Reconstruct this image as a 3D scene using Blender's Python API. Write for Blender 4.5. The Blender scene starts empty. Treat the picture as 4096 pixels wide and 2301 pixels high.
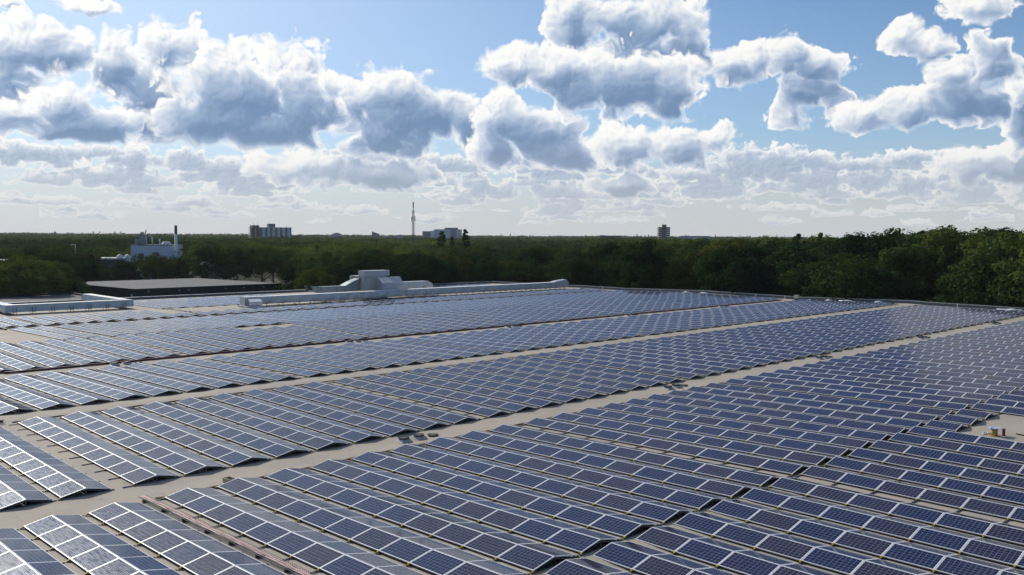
import bpy, bmesh, math, random
from mathutils import Vector, Matrix, Euler
R = math.radians
random.seed(7)
sc = bpy.context.scene
COL = sc.collection

# ------------------------------------------------------------------ camera
cam_d = bpy.data.cameras.new('camera'); cam = bpy.data.objects.new('camera', cam_d); COL.objects.link(cam)
cam_d.sensor_width = 36.0; cam_d.lens = 3537.6/4096*36; cam_d.clip_start = 0.5; cam_d.clip_end = 30000
CAM = Vector((35.5192, 0.0, 10.9495))
PI_, RO_, YA_ = 0.0592, 0.006, -0.7956
_fw = Vector((math.sin(YA_)*math.cos(PI_), math.cos(YA_)*math.cos(PI_), -math.sin(PI_)))
_rt = Vector((math.cos(YA_), -math.sin(YA_), 0)); _up = _rt.cross(_fw)
_r2 = _rt*math.cos(RO_)+_up*math.sin(RO_); _u2 = -_rt*math.sin(RO_)+_up*math.cos(RO_)
cam.matrix_world = Matrix(((_r2.x, _u2.x, -_fw.x, CAM.x), (_r2.y, _u2.y, -_fw.y, CAM.y), (_r2.z, _u2.z, -_fw.z, CAM.z), (0, 0, 0, 1)))
sc.camera = cam
def in_view(p, mx=260, my=220):
    d = Vector(p)-CAM; z = d.dot(_fw)
    if z < 1: return False
    u = 2048+3537.6*d.dot(_r2)/z; v = 1150-3537.6*d.dot(_u2)/z
    return -mx < u < 4096+mx and -my < v < 2301+my
def dist(p): return (Vector(p)-CAM).length

# ------------------------------------------------------------------ sun, sky, exposure
SUN_AZ, SUN_EL = -87.0, 31.0           # azimuth from +Y towards +X
sun_dir = Vector((math.sin(R(SUN_AZ))*math.cos(R(SUN_EL)), math.cos(R(SUN_AZ))*math.cos(R(SUN_EL)), math.sin(R(SUN_EL))))
sl = bpy.data.lights.new('sun', 'SUN'); sl.energy = 4.4; sl.angle = R(0.53); sl.color = (1.0, 0.93, 0.82)
sun = bpy.data.objects.new('sun', sl); COL.objects.link(sun)
sun.rotation_euler = sun_dir.to_track_quat('Z', 'Y').to_euler()
sc.view_settings.view_transform = 'Standard'; sc.view_settings.look = 'None'
sc.view_settings.exposure = 0.0; sc.view_settings.gamma = 1.0
sc.cycles.use_denoising = True
sc.cycles.use_adaptive_sampling = True; sc.cycles.adaptive_threshold = 0.012
sc.cycles.max_bounces = 6; sc.cycles.diffuse_bounces = 3; sc.cycles.glossy_bounces = 3; sc.cycles.transparent_max_bounces = 8
sc.cycles.sample_clamp_indirect = 6.0

class N:
    """tiny expression builder for shader node trees"""
    def __init__(s, nt): s.nt = nt
    def m(s, op, a, b=None, c=None, clamp=False):
        n = s.nt.nodes.new('ShaderNodeMath'); n.operation = op; n.use_clamp = clamp
        for i, x in enumerate((a, b, c)):
            if x is None: continue
            if isinstance(x, (int, float)): n.inputs[i].default_value = x
            else: s.nt.links.new(x, n.inputs[i])
        return n.outputs[0]
    def v(s, op, a, b=None, scale=None):
        n = s.nt.nodes.new('ShaderNodeVectorMath'); n.operation = op
        for i, x in enumerate((a, b)):
            if x is None: continue
            if isinstance(x, (tuple, list, Vector)): n.inputs[i].default_value = x
            else: s.nt.links.new(x, n.inputs[i])
        if scale is not None:
            if isinstance(scale, (int, float)): n.inputs['Scale'].default_value = scale
            else: s.nt.links.new(scale, n.inputs['Scale'])
        return n.outputs['Value'] if op in ('LENGTH', 'DOT_PRODUCT', 'DISTANCE') else n.outputs[0]
    def sep(s, a):
        n = s.nt.nodes.new('ShaderNodeSeparateXYZ'); s.nt.links.new(a, n.inputs[0]); return n.outputs
    def comb(s, x, y, z=0.0):
        n = s.nt.nodes.new('ShaderNodeCombineXYZ')
        for i, q in enumerate((x, y, z)):
            if isinstance(q, (int, float)): n.inputs[i].default_value = q
            else: s.nt.links.new(q, n.inputs[i])
        return n.outputs[0]
    def noise(s, vec, scale, detail=4, rough=.5, dist=0.0, color=False, dims='3D'):
        n = s.nt.nodes.new('ShaderNodeTexNoise'); n.noise_dimensions = dims
        s.nt.links.new(vec, n.inputs['Vector']); n.inputs['Scale'].default_value = scale
        n.inputs['Detail'].default_value = detail; n.inputs['Roughness'].default_value = rough
        n.inputs['Distortion'].default_value = dist
        return n.outputs['Color'] if color else n.outputs['Fac']
    def voro(s, vec, scale, detail=0.0, rough=.5, feature='SMOOTH_F1', dims='3D', smooth=.6, lac=2.0):
        n = s.nt.nodes.new('ShaderNodeTexVoronoi'); n.voronoi_dimensions = dims; n.feature = feature
        s.nt.links.new(vec, n.inputs['Vector']); n.inputs['Scale'].default_value = scale
        n.inputs['Detail'].default_value = detail; n.inputs['Roughness'].default_value = rough; n.inputs['Lacunarity'].default_value = lac
        if feature == 'SMOOTH_F1': n.inputs['Smoothness'].default_value = smooth
        n.normalize = False
        return n.outputs['Distance']
    def ss(s, x, a, b, lo=0.0, hi=1.0):
        n = s.nt.nodes.new('ShaderNodeMapRange'); n.interpolation_type = 'SMOOTHSTEP'
        s.nt.links.new(x, n.inputs[0])
        for i, q in enumerate((a, b, lo, hi)):
            if isinstance(q, (int, float)): n.inputs[1+i].default_value = q
            else: s.nt.links.new(q, n.inputs[1+i])
        return n.outputs[0]
    def mix(s, f, a, b, blend='MIX'):
        n = s.nt.nodes.new('ShaderNodeMix'); n.data_type = 'RGBA'; n.blend_type = blend
        for i, x in ((0, f), (6, a), (7, b)):
            if isinstance(x, (int, float)): n.inputs[i].default_value = x
            elif isinstance(x, (tuple, list)): n.inputs[i].default_value = tuple(x)+((1.0,) if len(x) == 3 else ())
            else: s.nt.links.new(x, n.inputs[i])
        return n.outputs[2]

# cumulus: layers from back to front; each cloud = (base elevation, [(azimuth, elevation, half width, half height) ...]) in degrees
CLOUD_LAYERS = [
 [
  (2.11, [(-31.06,4.32,2.65,1.49),(-28.92,4.29,2.24,1.43),(-32.72,2.98,2.93,1.25),(-26.81,3.42,2.54,1.22),]),
  (2.16, [(-23.66,3.37,1.99,1.07),(-21.49,3.09,1.93,0.94),(-18.16,2.81,2.23,0.73),]),
  (2.15, [(-47.88,3.09,1.54,1.08),(-46.34,2.72,1.29,0.82),(-42.75,2.87,2.31,0.82),(-37.67,2.37,3.03,0.61),]),
  (3.21, [(-74.94,4.20,0.78,0.81),]),
  (3.52, [(-72.56,4.02,1.22,0.69),]),
  (2.53, [(-68.57,4.25,1.63,1.00),(-70.09,3.27,3.41,0.82),(-73.59,2.92,2.40,0.68),]),
  (2.41, [(-65.69,4.35,1.36,1.02),(-63.64,3.82,2.56,0.98),(-61.78,3.14,3.80,0.79),]),
  (1.47, [(-73.22,1.58,3.23,0.50),(-66.86,1.59,4.25,0.58),(-58.92,1.46,3.66,0.50),]),
  (1.49, [(-48.38,1.31,3.08,0.46),(-40.70,1.48,3.83,0.46),(-19.54,1.46,3.32,0.37),]),
 ],
 [
  (2.66, [(-58.90,4.18,4.14,1.20),(-54.22,3.78,4.03,1.07),(-50.94,3.82,1.53,0.87),]),
  (4.51, [(-52.45,7.29,4.32,2.56),(-55.69,8.43,1.75,1.77),(-53.33,8.75,3.03,2.04),(-50.69,7.58,2.56,2.05),(-53.96,6.27,3.78,1.91),(-48.78,7.11,1.28,2.06),]),
  (3.75, [(-38.72,5.64,3.04,1.53),(-35.47,5.61,2.74,1.52),(-33.03,6.07,1.84,1.13),]),
  (8.10, [(-32.15,10.49,1.70,1.38),(-30.48,10.78,1.80,1.37),(-28.50,11.26,1.52,1.35),(-26.76,10.25,1.95,1.22),]),
  (4.50, [(-27.63,8.66,1.98,1.35),(-28.41,7.52,1.41,1.11),(-25.56,7.88,1.02,1.09),]),
  (2.67, [(-17.60,4.25,3.00,1.36),(-16.04,4.42,1.75,1.79),]),
  (11.64, [(-74.84,12.50,0.97,0.40),(-70.84,12.93,1.68,0.51),]),
  (2.37, [(-38.69,3.18,2.54,0.72),]),
 ],
 [
  (4.77, [(-74.02,10.24,2.97,1.92),(-71.92,10.23,1.54,1.50),(-75.04,8.11,2.53,2.46),]),
  (4.84, [(-67.22,6.75,3.78,2.15),(-69.54,9.78,1.82,2.00),(-66.26,10.82,2.47,1.93),(-64.02,9.94,2.55,1.95),(-67.63,8.34,2.43,2.38),(-61.71,9.96,2.14,1.85),(-59.45,10.08,2.43,2.12),]),
  (3.88, [(-46.11,7.63,2.19,1.80),(-43.81,6.65,3.34,2.06),(-42.27,5.27,2.82,1.67),(-46.86,5.38,1.80,1.67),]),
  (6.83, [(-37.79,11.01,4.29,2.55),(-41.83,12.50,2.31,1.54),(-41.85,14.03,1.92,1.54),(-39.32,13.29,2.80,1.92),(-36.58,12.99,2.76,2.16),(-34.59,11.64,1.98,2.53),]),
  (4.58, [(-22.06,11.51,1.40,1.18),(-20.47,10.95,1.15,1.05),]),
  (3.98, [(-16.23,7.26,1.17,2.46),]),
 ],
 [
  (4.89, [(-71.50,5.83,3.95,1.39),(-72.50,7.11,3.06,1.95),(-74.89,6.50,2.15,1.35),(-69.82,6.15,2.35,1.41),]),
  (5.03, [(-62.66,8.39,5.17,2.95),(-63.61,6.69,5.12,2.20),(-58.87,7.84,2.68,3.01),(-61.51,6.29,3.81,1.49),]),
  (7.04, [(-45.36,10.70,2.83,1.42),(-43.08,10.46,3.08,1.80),(-39.02,9.58,4.83,2.69),(-35.53,9.04,2.87,2.41),]),
  (5.78, [(-19.49,9.45,1.55,1.38),(-17.59,9.74,1.79,1.70),(-18.52,7.84,2.44,1.94),(-21.41,7.56,2.35,1.41),(-23.99,7.23,2.22,1.08),]),
  (11.74, [(-18.09,12.87,2.21,1.02),]),
 ],
]
def build_sky():
    w = bpy.data.worlds.new('World'); sc.world = w; w.use_nodes = True
    nt = w.node_tree; nt.nodes.clear(); n = N(nt)
    tc = nt.nodes.new('ShaderNodeTexCoord')
    d = n.v('NORMALIZE', tc.outputs['Generated'])
    x, y, z = n.sep(d)
    sky = nt.nodes.new('ShaderNodeTexSky'); sky.sky_type = 'NISHITA'; sky.sun_disc = False
    sky.sun_elevation = R(SUN_EL); sky.sun_rotation = R(SUN_AZ)
    sky.air_density = 1.0; sky.dust_density = SKY_DUST; sky.ozone_density = 2.0; sky.altitude = 50
    # direction as degrees of azimuth / elevation
    az = n.m('MULTIPLY', n.m('ARCTAN2', x, y), 57.29578); el = n.m('MULTIPLY', n.m('ARCSINE', z), 57.29578)
    P0 = n.comb(az, el, 0.0)
    # billows: one height texture shared by all the cloud layers
    f = bpy.data.node_groups.new('cloud_billows', 'ShaderNodeTree')
    f.interface.new_socket('P', in_out='INPUT', socket_type='NodeSocketVector')
    f.interface.new_socket('H', in_out='OUTPUT', socket_type='NodeSocketFloat')
    f.interface.new_socket('S', in_out='OUTPUT', socket_type='NodeSocketFloat')
    fi = f.nodes.new('NodeGroupInput'); fo = f.nodes.new('NodeGroupOutput'); fn = N(f)
    pw = fn.v('ADD', fi.outputs[0], fn.v('SCALE', fn.v('SUBTRACT', fn.noise(fi.outputs[0], .8, 2, .55, color=True, dims='2D'), (.5, .5, .5)), scale=.35))
    pf = fn.voro(pw, .50, detail=2.6, rough=.52, lac=2.3, smooth=.3, dims='2D')
    n2 = fn.noise(pw, .9, 2, .5, dims='2D')
    S = fn.m('ADD', fn.m('MULTIPLY_ADD', pf, -B_PUFF, .5*B_PUFF), fn.m('MULTIPLY_ADD', n2, B_ROLL, -.5*B_ROLL))
    ns = fn.noise(pw, 2.4, 5, .62, dims='2D')
    H = fn.m('ADD', S, fn.m('MULTIPLY_ADD', ns, B_FRAY, -.5*B_FRAY))
    f.links.new(H, fo.inputs[0]); f.links.new(S, fo.inputs[1])
    def hf(p):
        q = nt.nodes.new('ShaderNodeGroup'); q.node_tree = f; nt.links.new(p, q.inputs[0]); return q.outputs
    # domain warp of the big masses
    wn = n.v('SUBTRACT', n.noise(P0, .40, 2, .55, color=True, dims='2D'), (.5, .5, .5))
    wn2 = n.v('SUBTRACT', n.noise(P0, 1.1, 1, .55, color=True, dims='2D'), (.5, .5, .5))
    PW = n.v('ADD', P0, n.v('MULTIPLY', wn, (1.6, 1.0, 0)))
    PL = n.v('ADD', P0, n.v('MULTIPLY', wn2, (.8, .35, 0)))
    def billow_set(P, q):
        ps = n.v('SCALE', P, scale=q) if q != 1 else P
        hb = hf(ps); b1 = hf(n.v('ADD', ps, (-.15, .20, 0)))[1]
        return hb[0], n.m('SUBTRACT', n.m('MULTIPLY_ADD', n.m('SUBTRACT', hb[0], hb[1]), .30, hb[1]), b1)
    soft = n.ss(n.noise(P0, .5, 1, dims='2D'), .35, .65, .18, .50)          # edge softness varies
    def masses(layer):
        g = bpy.data.node_groups.new('cumulus_mass', 'ShaderNodeTree')
        g.interface.new_socket('P', in_out='INPUT', socket_type='NodeSocketVector')
        g.interface.new_socket('B', in_out='INPUT', socket_type='NodeSocketFloat')
        g.interface.new_socket('M', in_out='OUTPUT', socket_type='NodeSocketFloat')
        gi = g.nodes.new('NodeGroupInput'); go = g.nodes.new('NodeGroupOutput'); gn = N(g)
        pv = gi.outputs[0]; pe = gn.sep(pv)[1]; tot = None; K = 1.7
        for eb, blobs in layer:
            acc = None
            for (ca, ce, ra, re) in blobs:
                t = g.nodes.new('ShaderNodeTexGradient'); t.gradient_type = 'SPHERICAL'
                a, b = ra*K*1.22, re*K*1.22
                t.texture_mapping.scale = (1/a, 1/b, 1); t.texture_mapping.translation = (-ca/a, -ce/b, 0)
                g.links.new(pv, t.inputs[0])
                acc = t.outputs['Fac'] if acc is None else gn.m('SMOOTH_MAX', acc, t.outputs['Fac'], .06)
            q = gn.m('MULTIPLY_ADD', acc, K, 1-K)                # = 1 - distance/radius
            rm = sum(b[3] for b in blobs)/len(blobs)
            bs = gn.m('MULTIPLY_ADD', pe, 1/(.5*rm), -eb/(.5*rm))        # flat base, hardly touched by the billows
            q = gn.m('SMOOTH_MIN', gn.m('MULTIPLY_ADD', q, 1.5, gi.outputs[1]), gn.m('MULTIPLY_ADD', gi.outputs[1], .35, bs), .25)
            tot = q if tot is None else gn.m('MAXIMUM', tot, q)
        g.links.new(tot, go.inputs[0])
        def call(p, b=None):
            q = nt.nodes.new('ShaderNodeGroup'); q.node_tree = g; nt.links.new(p, q.inputs[0])
            if b is not None: nt.links.new(b, q.inputs[1])
            else: q.inputs[1].default_value = 0.0
            return q.outputs
        return call
    # layer of small far clouds on a plane overhead (also fills the sky outside the frame)
    zz = n.m('MAXIMUM', n.m('ADD', z, .012), .012)
    pp = n.comb(n.m('DIVIDE', x, zz), n.m('DIVIDE', y, zz), 0.0)
    s1 = n.noise(pp, .42, 7, .56, dims='2D')
    s2 = n.noise(n.v('ADD', pp, (-.22, .06, 0)), .42, 4, .56, dims='2D')
    low = n.ss(el, 2.0, 7.5); hi = n.ss(el, 13.0, 19.0)
    inb = n.m('MULTIPLY', low, n.m('SUBTRACT', 1.0, hi))        # between the low banks and the high ones only the big cumulus
    clear = n.m('MULTIPLY', n.m('MULTIPLY', n.ss(el, 12.0, 14.0), n.ss(el, 34.0, 46.0, 1.0, 0.0)), n.ss(az, -76.0, -66.0))
    th = n.m('ADD', n.m('MULTIPLY_ADD', low, .06, .47), n.m('MULTIPLY', n.m('MAXIMUM', inb, clear), .3))
    bank = n.v('LENGTH', n.v('MULTIPLY', n.v('SUBTRACT', P0, (-19.0, 27.0, 0)), (1/9.0, 1/4.5, 0)))     # a cloud bank high at the right
    th = n.m('SUBTRACT', th, n.ss(bank, .5, 1.3, .36, 0.0))
    sd = n.m('SUBTRACT', s1, th)
    pa = n.ss(sd, 0.0, .07)
    pl = n.m('MULTIPLY_ADD', n.m('SUBTRACT', s1, s2), 4.0, .55)
    pl = n.m('SUBTRACT', pl, n.ss(sd, .05, .22, 0.0, .30), clamp=True)
    pcol = n.mix(pl, CL_MID[:3], CL_LIT[:3])
    pcol = n.mix(n.ss(el, 0.0, 5.0, .45, 0.0), pcol, HAZE_COL)
    pa = n.m('MULTIPLY', pa, n.ss(el, 5.0, 9.0, 0.0, .95))
    skyc = n.v('SCALE', n.mix(1.0, sky.outputs[0], SKY_TINT, 'MULTIPLY'), scale=SKY_K)
    veil = n.m('MULTIPLY', n.m('POWER', n.m('MAXIMUM', n.v('DOT_PRODUCT', d, tuple(sun_dir)), 0.0), 4.5), .80)
    skyc = n.mix(veil, skyc, (.66, .76, .88))
    colr = n.mix(n.ss(el, 4.0, 16.0, .35, 0.0), skyc, (.45, .60, .78))
    colr = n.mix(n.ss(el, -.5, 7.0, .97, 0.0), colr, HAZE_COL)
    colr = n.mix(pa, colr, pcol)
    plain = colr
    fade = n.ss(el, .3, 7.0, .72, 0.0)
    far_set = billow_set(PL, 2.6); big_set = billow_set(PW, 1.0)
    for li, layer in enumerate(CLOUD_LAYERS):
        q, P, (b0, brel) = (2.2, PL, far_set) if li == 0 else (1.0, PW, big_set)
        def at(dx, dy): return n.v('ADD', P, (dx/q, dy/q, 0))
        M = masses(layer); H = M(P, b0)[0]; m0 = M(at(.015, -.02))[0] if li else H; m1 = M(at(-.18, .22))[0] if li else H; m2 = M(at(-.45, .8))[0]; m3 = M(at(-.9, 2.1))[0] if li else m2
        alpha = n.ss(H, 0.0, soft)
        occ = n.m('ADD', n.m('MULTIPLY', n.ss(n.m('MULTIPLY_ADD', b0, .5, m2), -.30, 1.10), .45), n.m('MULTIPLY', n.ss(n.m('MULTIPLY_ADD', b0, .3, m3), -.45, .90), .55))
        occ = n.m('MULTIPLY', occ, n.ss(H, .05, .70))
        rel = n.m('ADD', n.m('MULTIPLY', n.m('SUBTRACT', m0, m1), L_MASS), n.m('MULTIPLY', n.m('MULTIPLY', brel, L_PUFF), n.m('MULTIPLY_ADD', occ, -.55, 1.0)))
        lit = n.m('MULTIPLY_ADD', occ, -L_OCC*(.75 if li == 0 else 1.0), n.m('ADD', rel, .76 if li == 0 else .66))
        lit = n.m('ADD', lit, n.ss(H, .0, .45, .24, 0.0))        # thin rims let the sun through
        lit = n.m('MULTIPLY_ADD', lit, 1/1.5, .5/1.5, clamp=True)
        ramp = nt.nodes.new('ShaderNodeValToRGB'); nt.links.new(lit, ramp.inputs[0])
        cr = ramp.color_ramp; cr.interpolation = 'B_SPLINE'
        cr.elements[0].position = 0.0; cr.elements[0].color = CL_DARK
        cr.elements[1].position = 1.0; cr.elements[1].color = CL_LIT
        for pos, c in ((.30, CL_MID), (.58, CL_PALE), (.80, CL_LIT)):
            e = cr.elements.new(pos); e.color = c
        cl = n.mix(fade, ramp.outputs[0], HAZE_COL)
        colr = n.mix(alpha, colr, cl)
    # the whole sky is brighter towards the sun
    glow = n.m('POWER', n.m('MAXIMUM', n.v('DOT_PRODUCT', d, tuple(sun_dir)), 0.0), 3.0)
    k = n.m('MULTIPLY_ADD', glow, SKY_GLOW, 1.0)
    def bgd(c, st):
        b = nt.nodes.new('ShaderNodeBackground')
        if isinstance(c, tuple): b.inputs[0].default_value = c
        else: nt.links.new(c, b.inputs[0])
        if isinstance(st, float): b.inputs[1].default_value = st
        else: nt.links.new(st, b.inputs[1])
        return b.outputs[0]
    def mixs(f, a, b):
        q = nt.nodes.new('ShaderNodeMixShader')
        for i, x in enumerate((f, a, b)): nt.links.new(x, q.inputs[i])
        return q.outputs[0]
    band = n.m('MULTIPLY', n.ss(el, 16.0, 17.5, 1.0, 0.0), n.m('MULTIPLY', n.ss(az, -86.0, -83.0), n.ss(az, -9.0, -6.0, 1.0, 0.0)))
    up = mixs(band, bgd(plain, k), bgd(colr, k))
    fin = mixs(n.ss(z, -.012, -.002), bgd((.10, .11, .10, 1), 1.0), up)
    out = nt.nodes.new('ShaderNodeOutputWorld'); nt.links.new(fin, out.inputs[0])
    w.cycles.sampling_method = 'MANUAL'; w.cycles.sample_map_resolution = 256
_rg = random.Random(31)
for _k in range(11):                       # small clouds stacked towards the horizon, a few sharing each base height
    _e = .7+3.5*(_k/10)**1.2; _bl = []
    for _j in range(9):
        _w = (.8+.55*_e)*_rg.uniform(.5, 1.6); _a = -80+72*(_j+_rg.uniform(0, 1))/9
        _bl.append((_a, _e+.12*_w, _w, (.14+.15*_e)*_rg.uniform(.7, 1.5)))
    CLOUD_LAYERS[0].append((_e, _bl))
SKY_K = 0.085; SKY_DUST = .5; SKY_TINT = (.80, 1.0, 1.22); SKY_GLOW = .10
HAZE_COL = (.58, .60, .615)
B_PUFF = .80; B_ROLL = .25; B_FRAY = .34; L_MASS = .75; L_PUFF = 1.05; L_OCC = 1.05
CL_DARK = (.15, .245, .41, 1); CL_MID = (.32, .43, .615, 1); CL_PALE = (.62, .69, .79, 1); CL_LIT = (.97, .96, .94, 1)
build_sky()

# ------------------------------------------------------------------ helpers
class MB:
    """collects shapes, links them as ONE mesh object"""
    def __init__(s): s.v = []; s.f = []; s.mi = []; s.cur = 0; s.sm = []; s.smooth = False
    def vert(s, p): s.v.append(tuple(p)); return len(s.v)-1
    def face(s, idx): s.f.append(tuple(idx)); s.mi.append(s.cur); s.sm.append(s.smooth)
    def poly(s, pts): s.face([s.vert(p) for p in pts])
    def box(s, a, b, M=None):
        (x0, y0, z0), (x1, y1, z1) = a, b
        P = [(x0,y0,z0),(x1,y0,z0),(x1,y1,z0),(x0,y1,z0),(x0,y0,z1),(x1,y0,z1),(x1,y1,z1),(x0,y1,z1)]
        if M is not None: P = [M @ Vector(p) for p in P]
        i = [s.vert(p) for p in P]
        for q in ((0,3,2,1),(4,5,6,7),(0,1,5,4),(1,2,6,5),(2,3,7,6),(3,0,4,7)): s.face([i[k] for k in q])
    def prism(s, pts, z0, z1):
        n = len(pts); a = [s.vert((x, y, z0)) for x, y in pts]; b = [s.vert((x, y, z1)) for x, y in pts]
        s.face(a[::-1]); s.face(b)
        for k in range(n): s.face((a[k], a[(k+1) % n], b[(k+1) % n], b[k]))
    def bar(s, p, q, w, h=None):
        p, q = Vector(p), Vector(q); h = h or w; d = q-p; L = d.length
        if L < 1e-6: return
        M = Matrix.Translation(p) @ d.to_track_quat('X', 'Z').to_matrix().to_4x4()
        s.box((0, -w/2, -h/2), (L, w/2, h/2), M)
    def tube(s, path, r, n=8, cap=True):
        path = [Vector(p) for p in path]; rings = []; old = s.smooth; s.smooth = True
        for k, p in enumerate(path):
            d = (path[min(k+1, len(path)-1)]-path[max(k-1, 0)]).normalized()
            u = d.cross(Vector((0, 0, 1)) if abs(d.z) < .9 else Vector((1, 0, 0))).normalized(); v = d.cross(u)
            rr = r[k] if isinstance(r, (list, tuple)) else r
            rings.append([s.vert(p+u*math.cos(2*math.pi*j/n)*rr+v*math.sin(2*math.pi*j/n)*rr) for j in range(n)])
        for a, b in zip(rings, rings[1:]):
            for j in range(n): s.face((a[j], a[(j+1) % n], b[(j+1) % n], b[j]))
        s.smooth = False
        if cap: s.face(rings[0][::-1]); s.face(rings[-1])
        s.smooth = old
    def lathe(s, prof, n=20, c=(0, 0, 0)):
        rings = []
        for r, z in prof: rings.append([s.vert((c[0]+r*math.cos(2*math.pi*j/n), c[1]+r*math.sin(2*math.pi*j/n), c[2]+z)) for j in range(n)])
        for a, b in zip(rings, rings[1:]):
            for j in range(n): s.face((a[j], a[(j+1) % n], b[(j+1) % n], b[j]))
        s.face(rings[0][::-1]); s.face(rings[-1])
    def mesh(s, name, mats):
        me = bpy.data.meshes.new(name); me.from_pydata(s.v, [], s.f)
        for m in mats: me.materials.append(m)
        me.polygons.foreach_set('material_index', s.mi); me.polygons.foreach_set('use_smooth', s.sm)
        me.update(); return me
    def build(s, name, mats, parent=None, loc=(0, 0, 0)):
        if not isinstance(mats, (list, tuple)): mats = [mats]
        o = bpy.data.objects.new(name, s.mesh(name, mats)); COL.objects.link(o); o.location = loc
        if parent is not None: o.parent = parent
        return o
def link(name, me, parent=None, loc=(0, 0, 0), rot=None):
    o = bpy.data.objects.new(name, me); COL.objects.link(o); o.location = loc
    if rot is not None: o.rotation_euler = rot
    if parent is not None: o.parent = parent
    return o
def tag(o, label=None, cat=None, group=None, kind=None):
    if label: o['label'] = label
    if cat: o['category'] = cat
    if group: o['group'] = group
    if kind: o['kind'] = kind
    return o
def thing(name, label, cat, loc=(0, 0, 0), rz=0.0, group=None):
    o = bpy.data.objects.new(name, None); COL.objects.link(o); o.empty_display_size = .3
    o.location = loc; o.rotation_euler = (0, 0, rz); return tag(o, label, cat, group)
_ones = ['first','second','third','fourth','fifth','sixth','seventh','eighth','ninth','tenth','eleventh','twelfth','thirteenth','fourteenth','fifteenth','sixteenth','seventeenth','eighteenth','nineteenth']
def ordinal(k):
    if k <= 19: return _ones[k-1]
    if k >= 100: return ('two ' if k >= 200 else '')+('hundredth' if k % 100 == 0 else 'hundred and '+ordinal(k % 100))
    t = {2:'twent',3:'thirt',4:'fort',5:'fift',6:'sixt',7:'sevent',8:'eight',9:'ninet'}[k//10]
    return t+'ieth' if k % 10 == 0 else t+'y-'+_ones[k % 10-1]

# ------------------------------------------------------------------ materials
def mat(name, col, rough=.6, metal=0.0, spec=.5):
    m = bpy.data.materials.new(name); m.use_nodes = True; b = m.node_tree.nodes['Principled BSDF']
    b.inputs['Base Color'].default_value = (*col, 1); b.inputs['Roughness'].default_value = rough
    b.inputs['Metallic'].default_value = metal; b.inputs['Specular IOR Level'].default_value = spec
    return m
def nmat(name, c1, c2, scale, rough=.7, detail=5, metal=0.0, bump=0.0, coord='Object', spec=.4, stretch=None, c3=None, s3=.3):
    """two tones mixed by noise; optional slow third tone"""
    m = mat(name, c1, rough, metal, spec); nt = m.node_tree; n = N(nt); b = nt.nodes['Principled BSDF']
    tc = nt.nodes.new('ShaderNodeTexCoord').outputs[coord]
    if stretch: tc = n.v('MULTIPLY', tc, stretch)
    f = n.noise(tc, scale, detail, .6)
    c = n.mix(n.ss(f, .32, .68), c1, c2)
    if c3: c = n.mix(n.ss(n.noise(tc, s3, 3, .55), .45, .7), c, c3)
    nt.links.new(c, b.inputs['Base Color'])
    if bump:
        bp = nt.nodes.new('ShaderNodeBump'); bp.inputs['Strength'].default_value = bump; bp.inputs['Distance'].default_value = .02
        nt.links.new(f, bp.inputs['Height']); nt.links.new(bp.outputs[0], b.inputs['Normal'])
    return m

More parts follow.
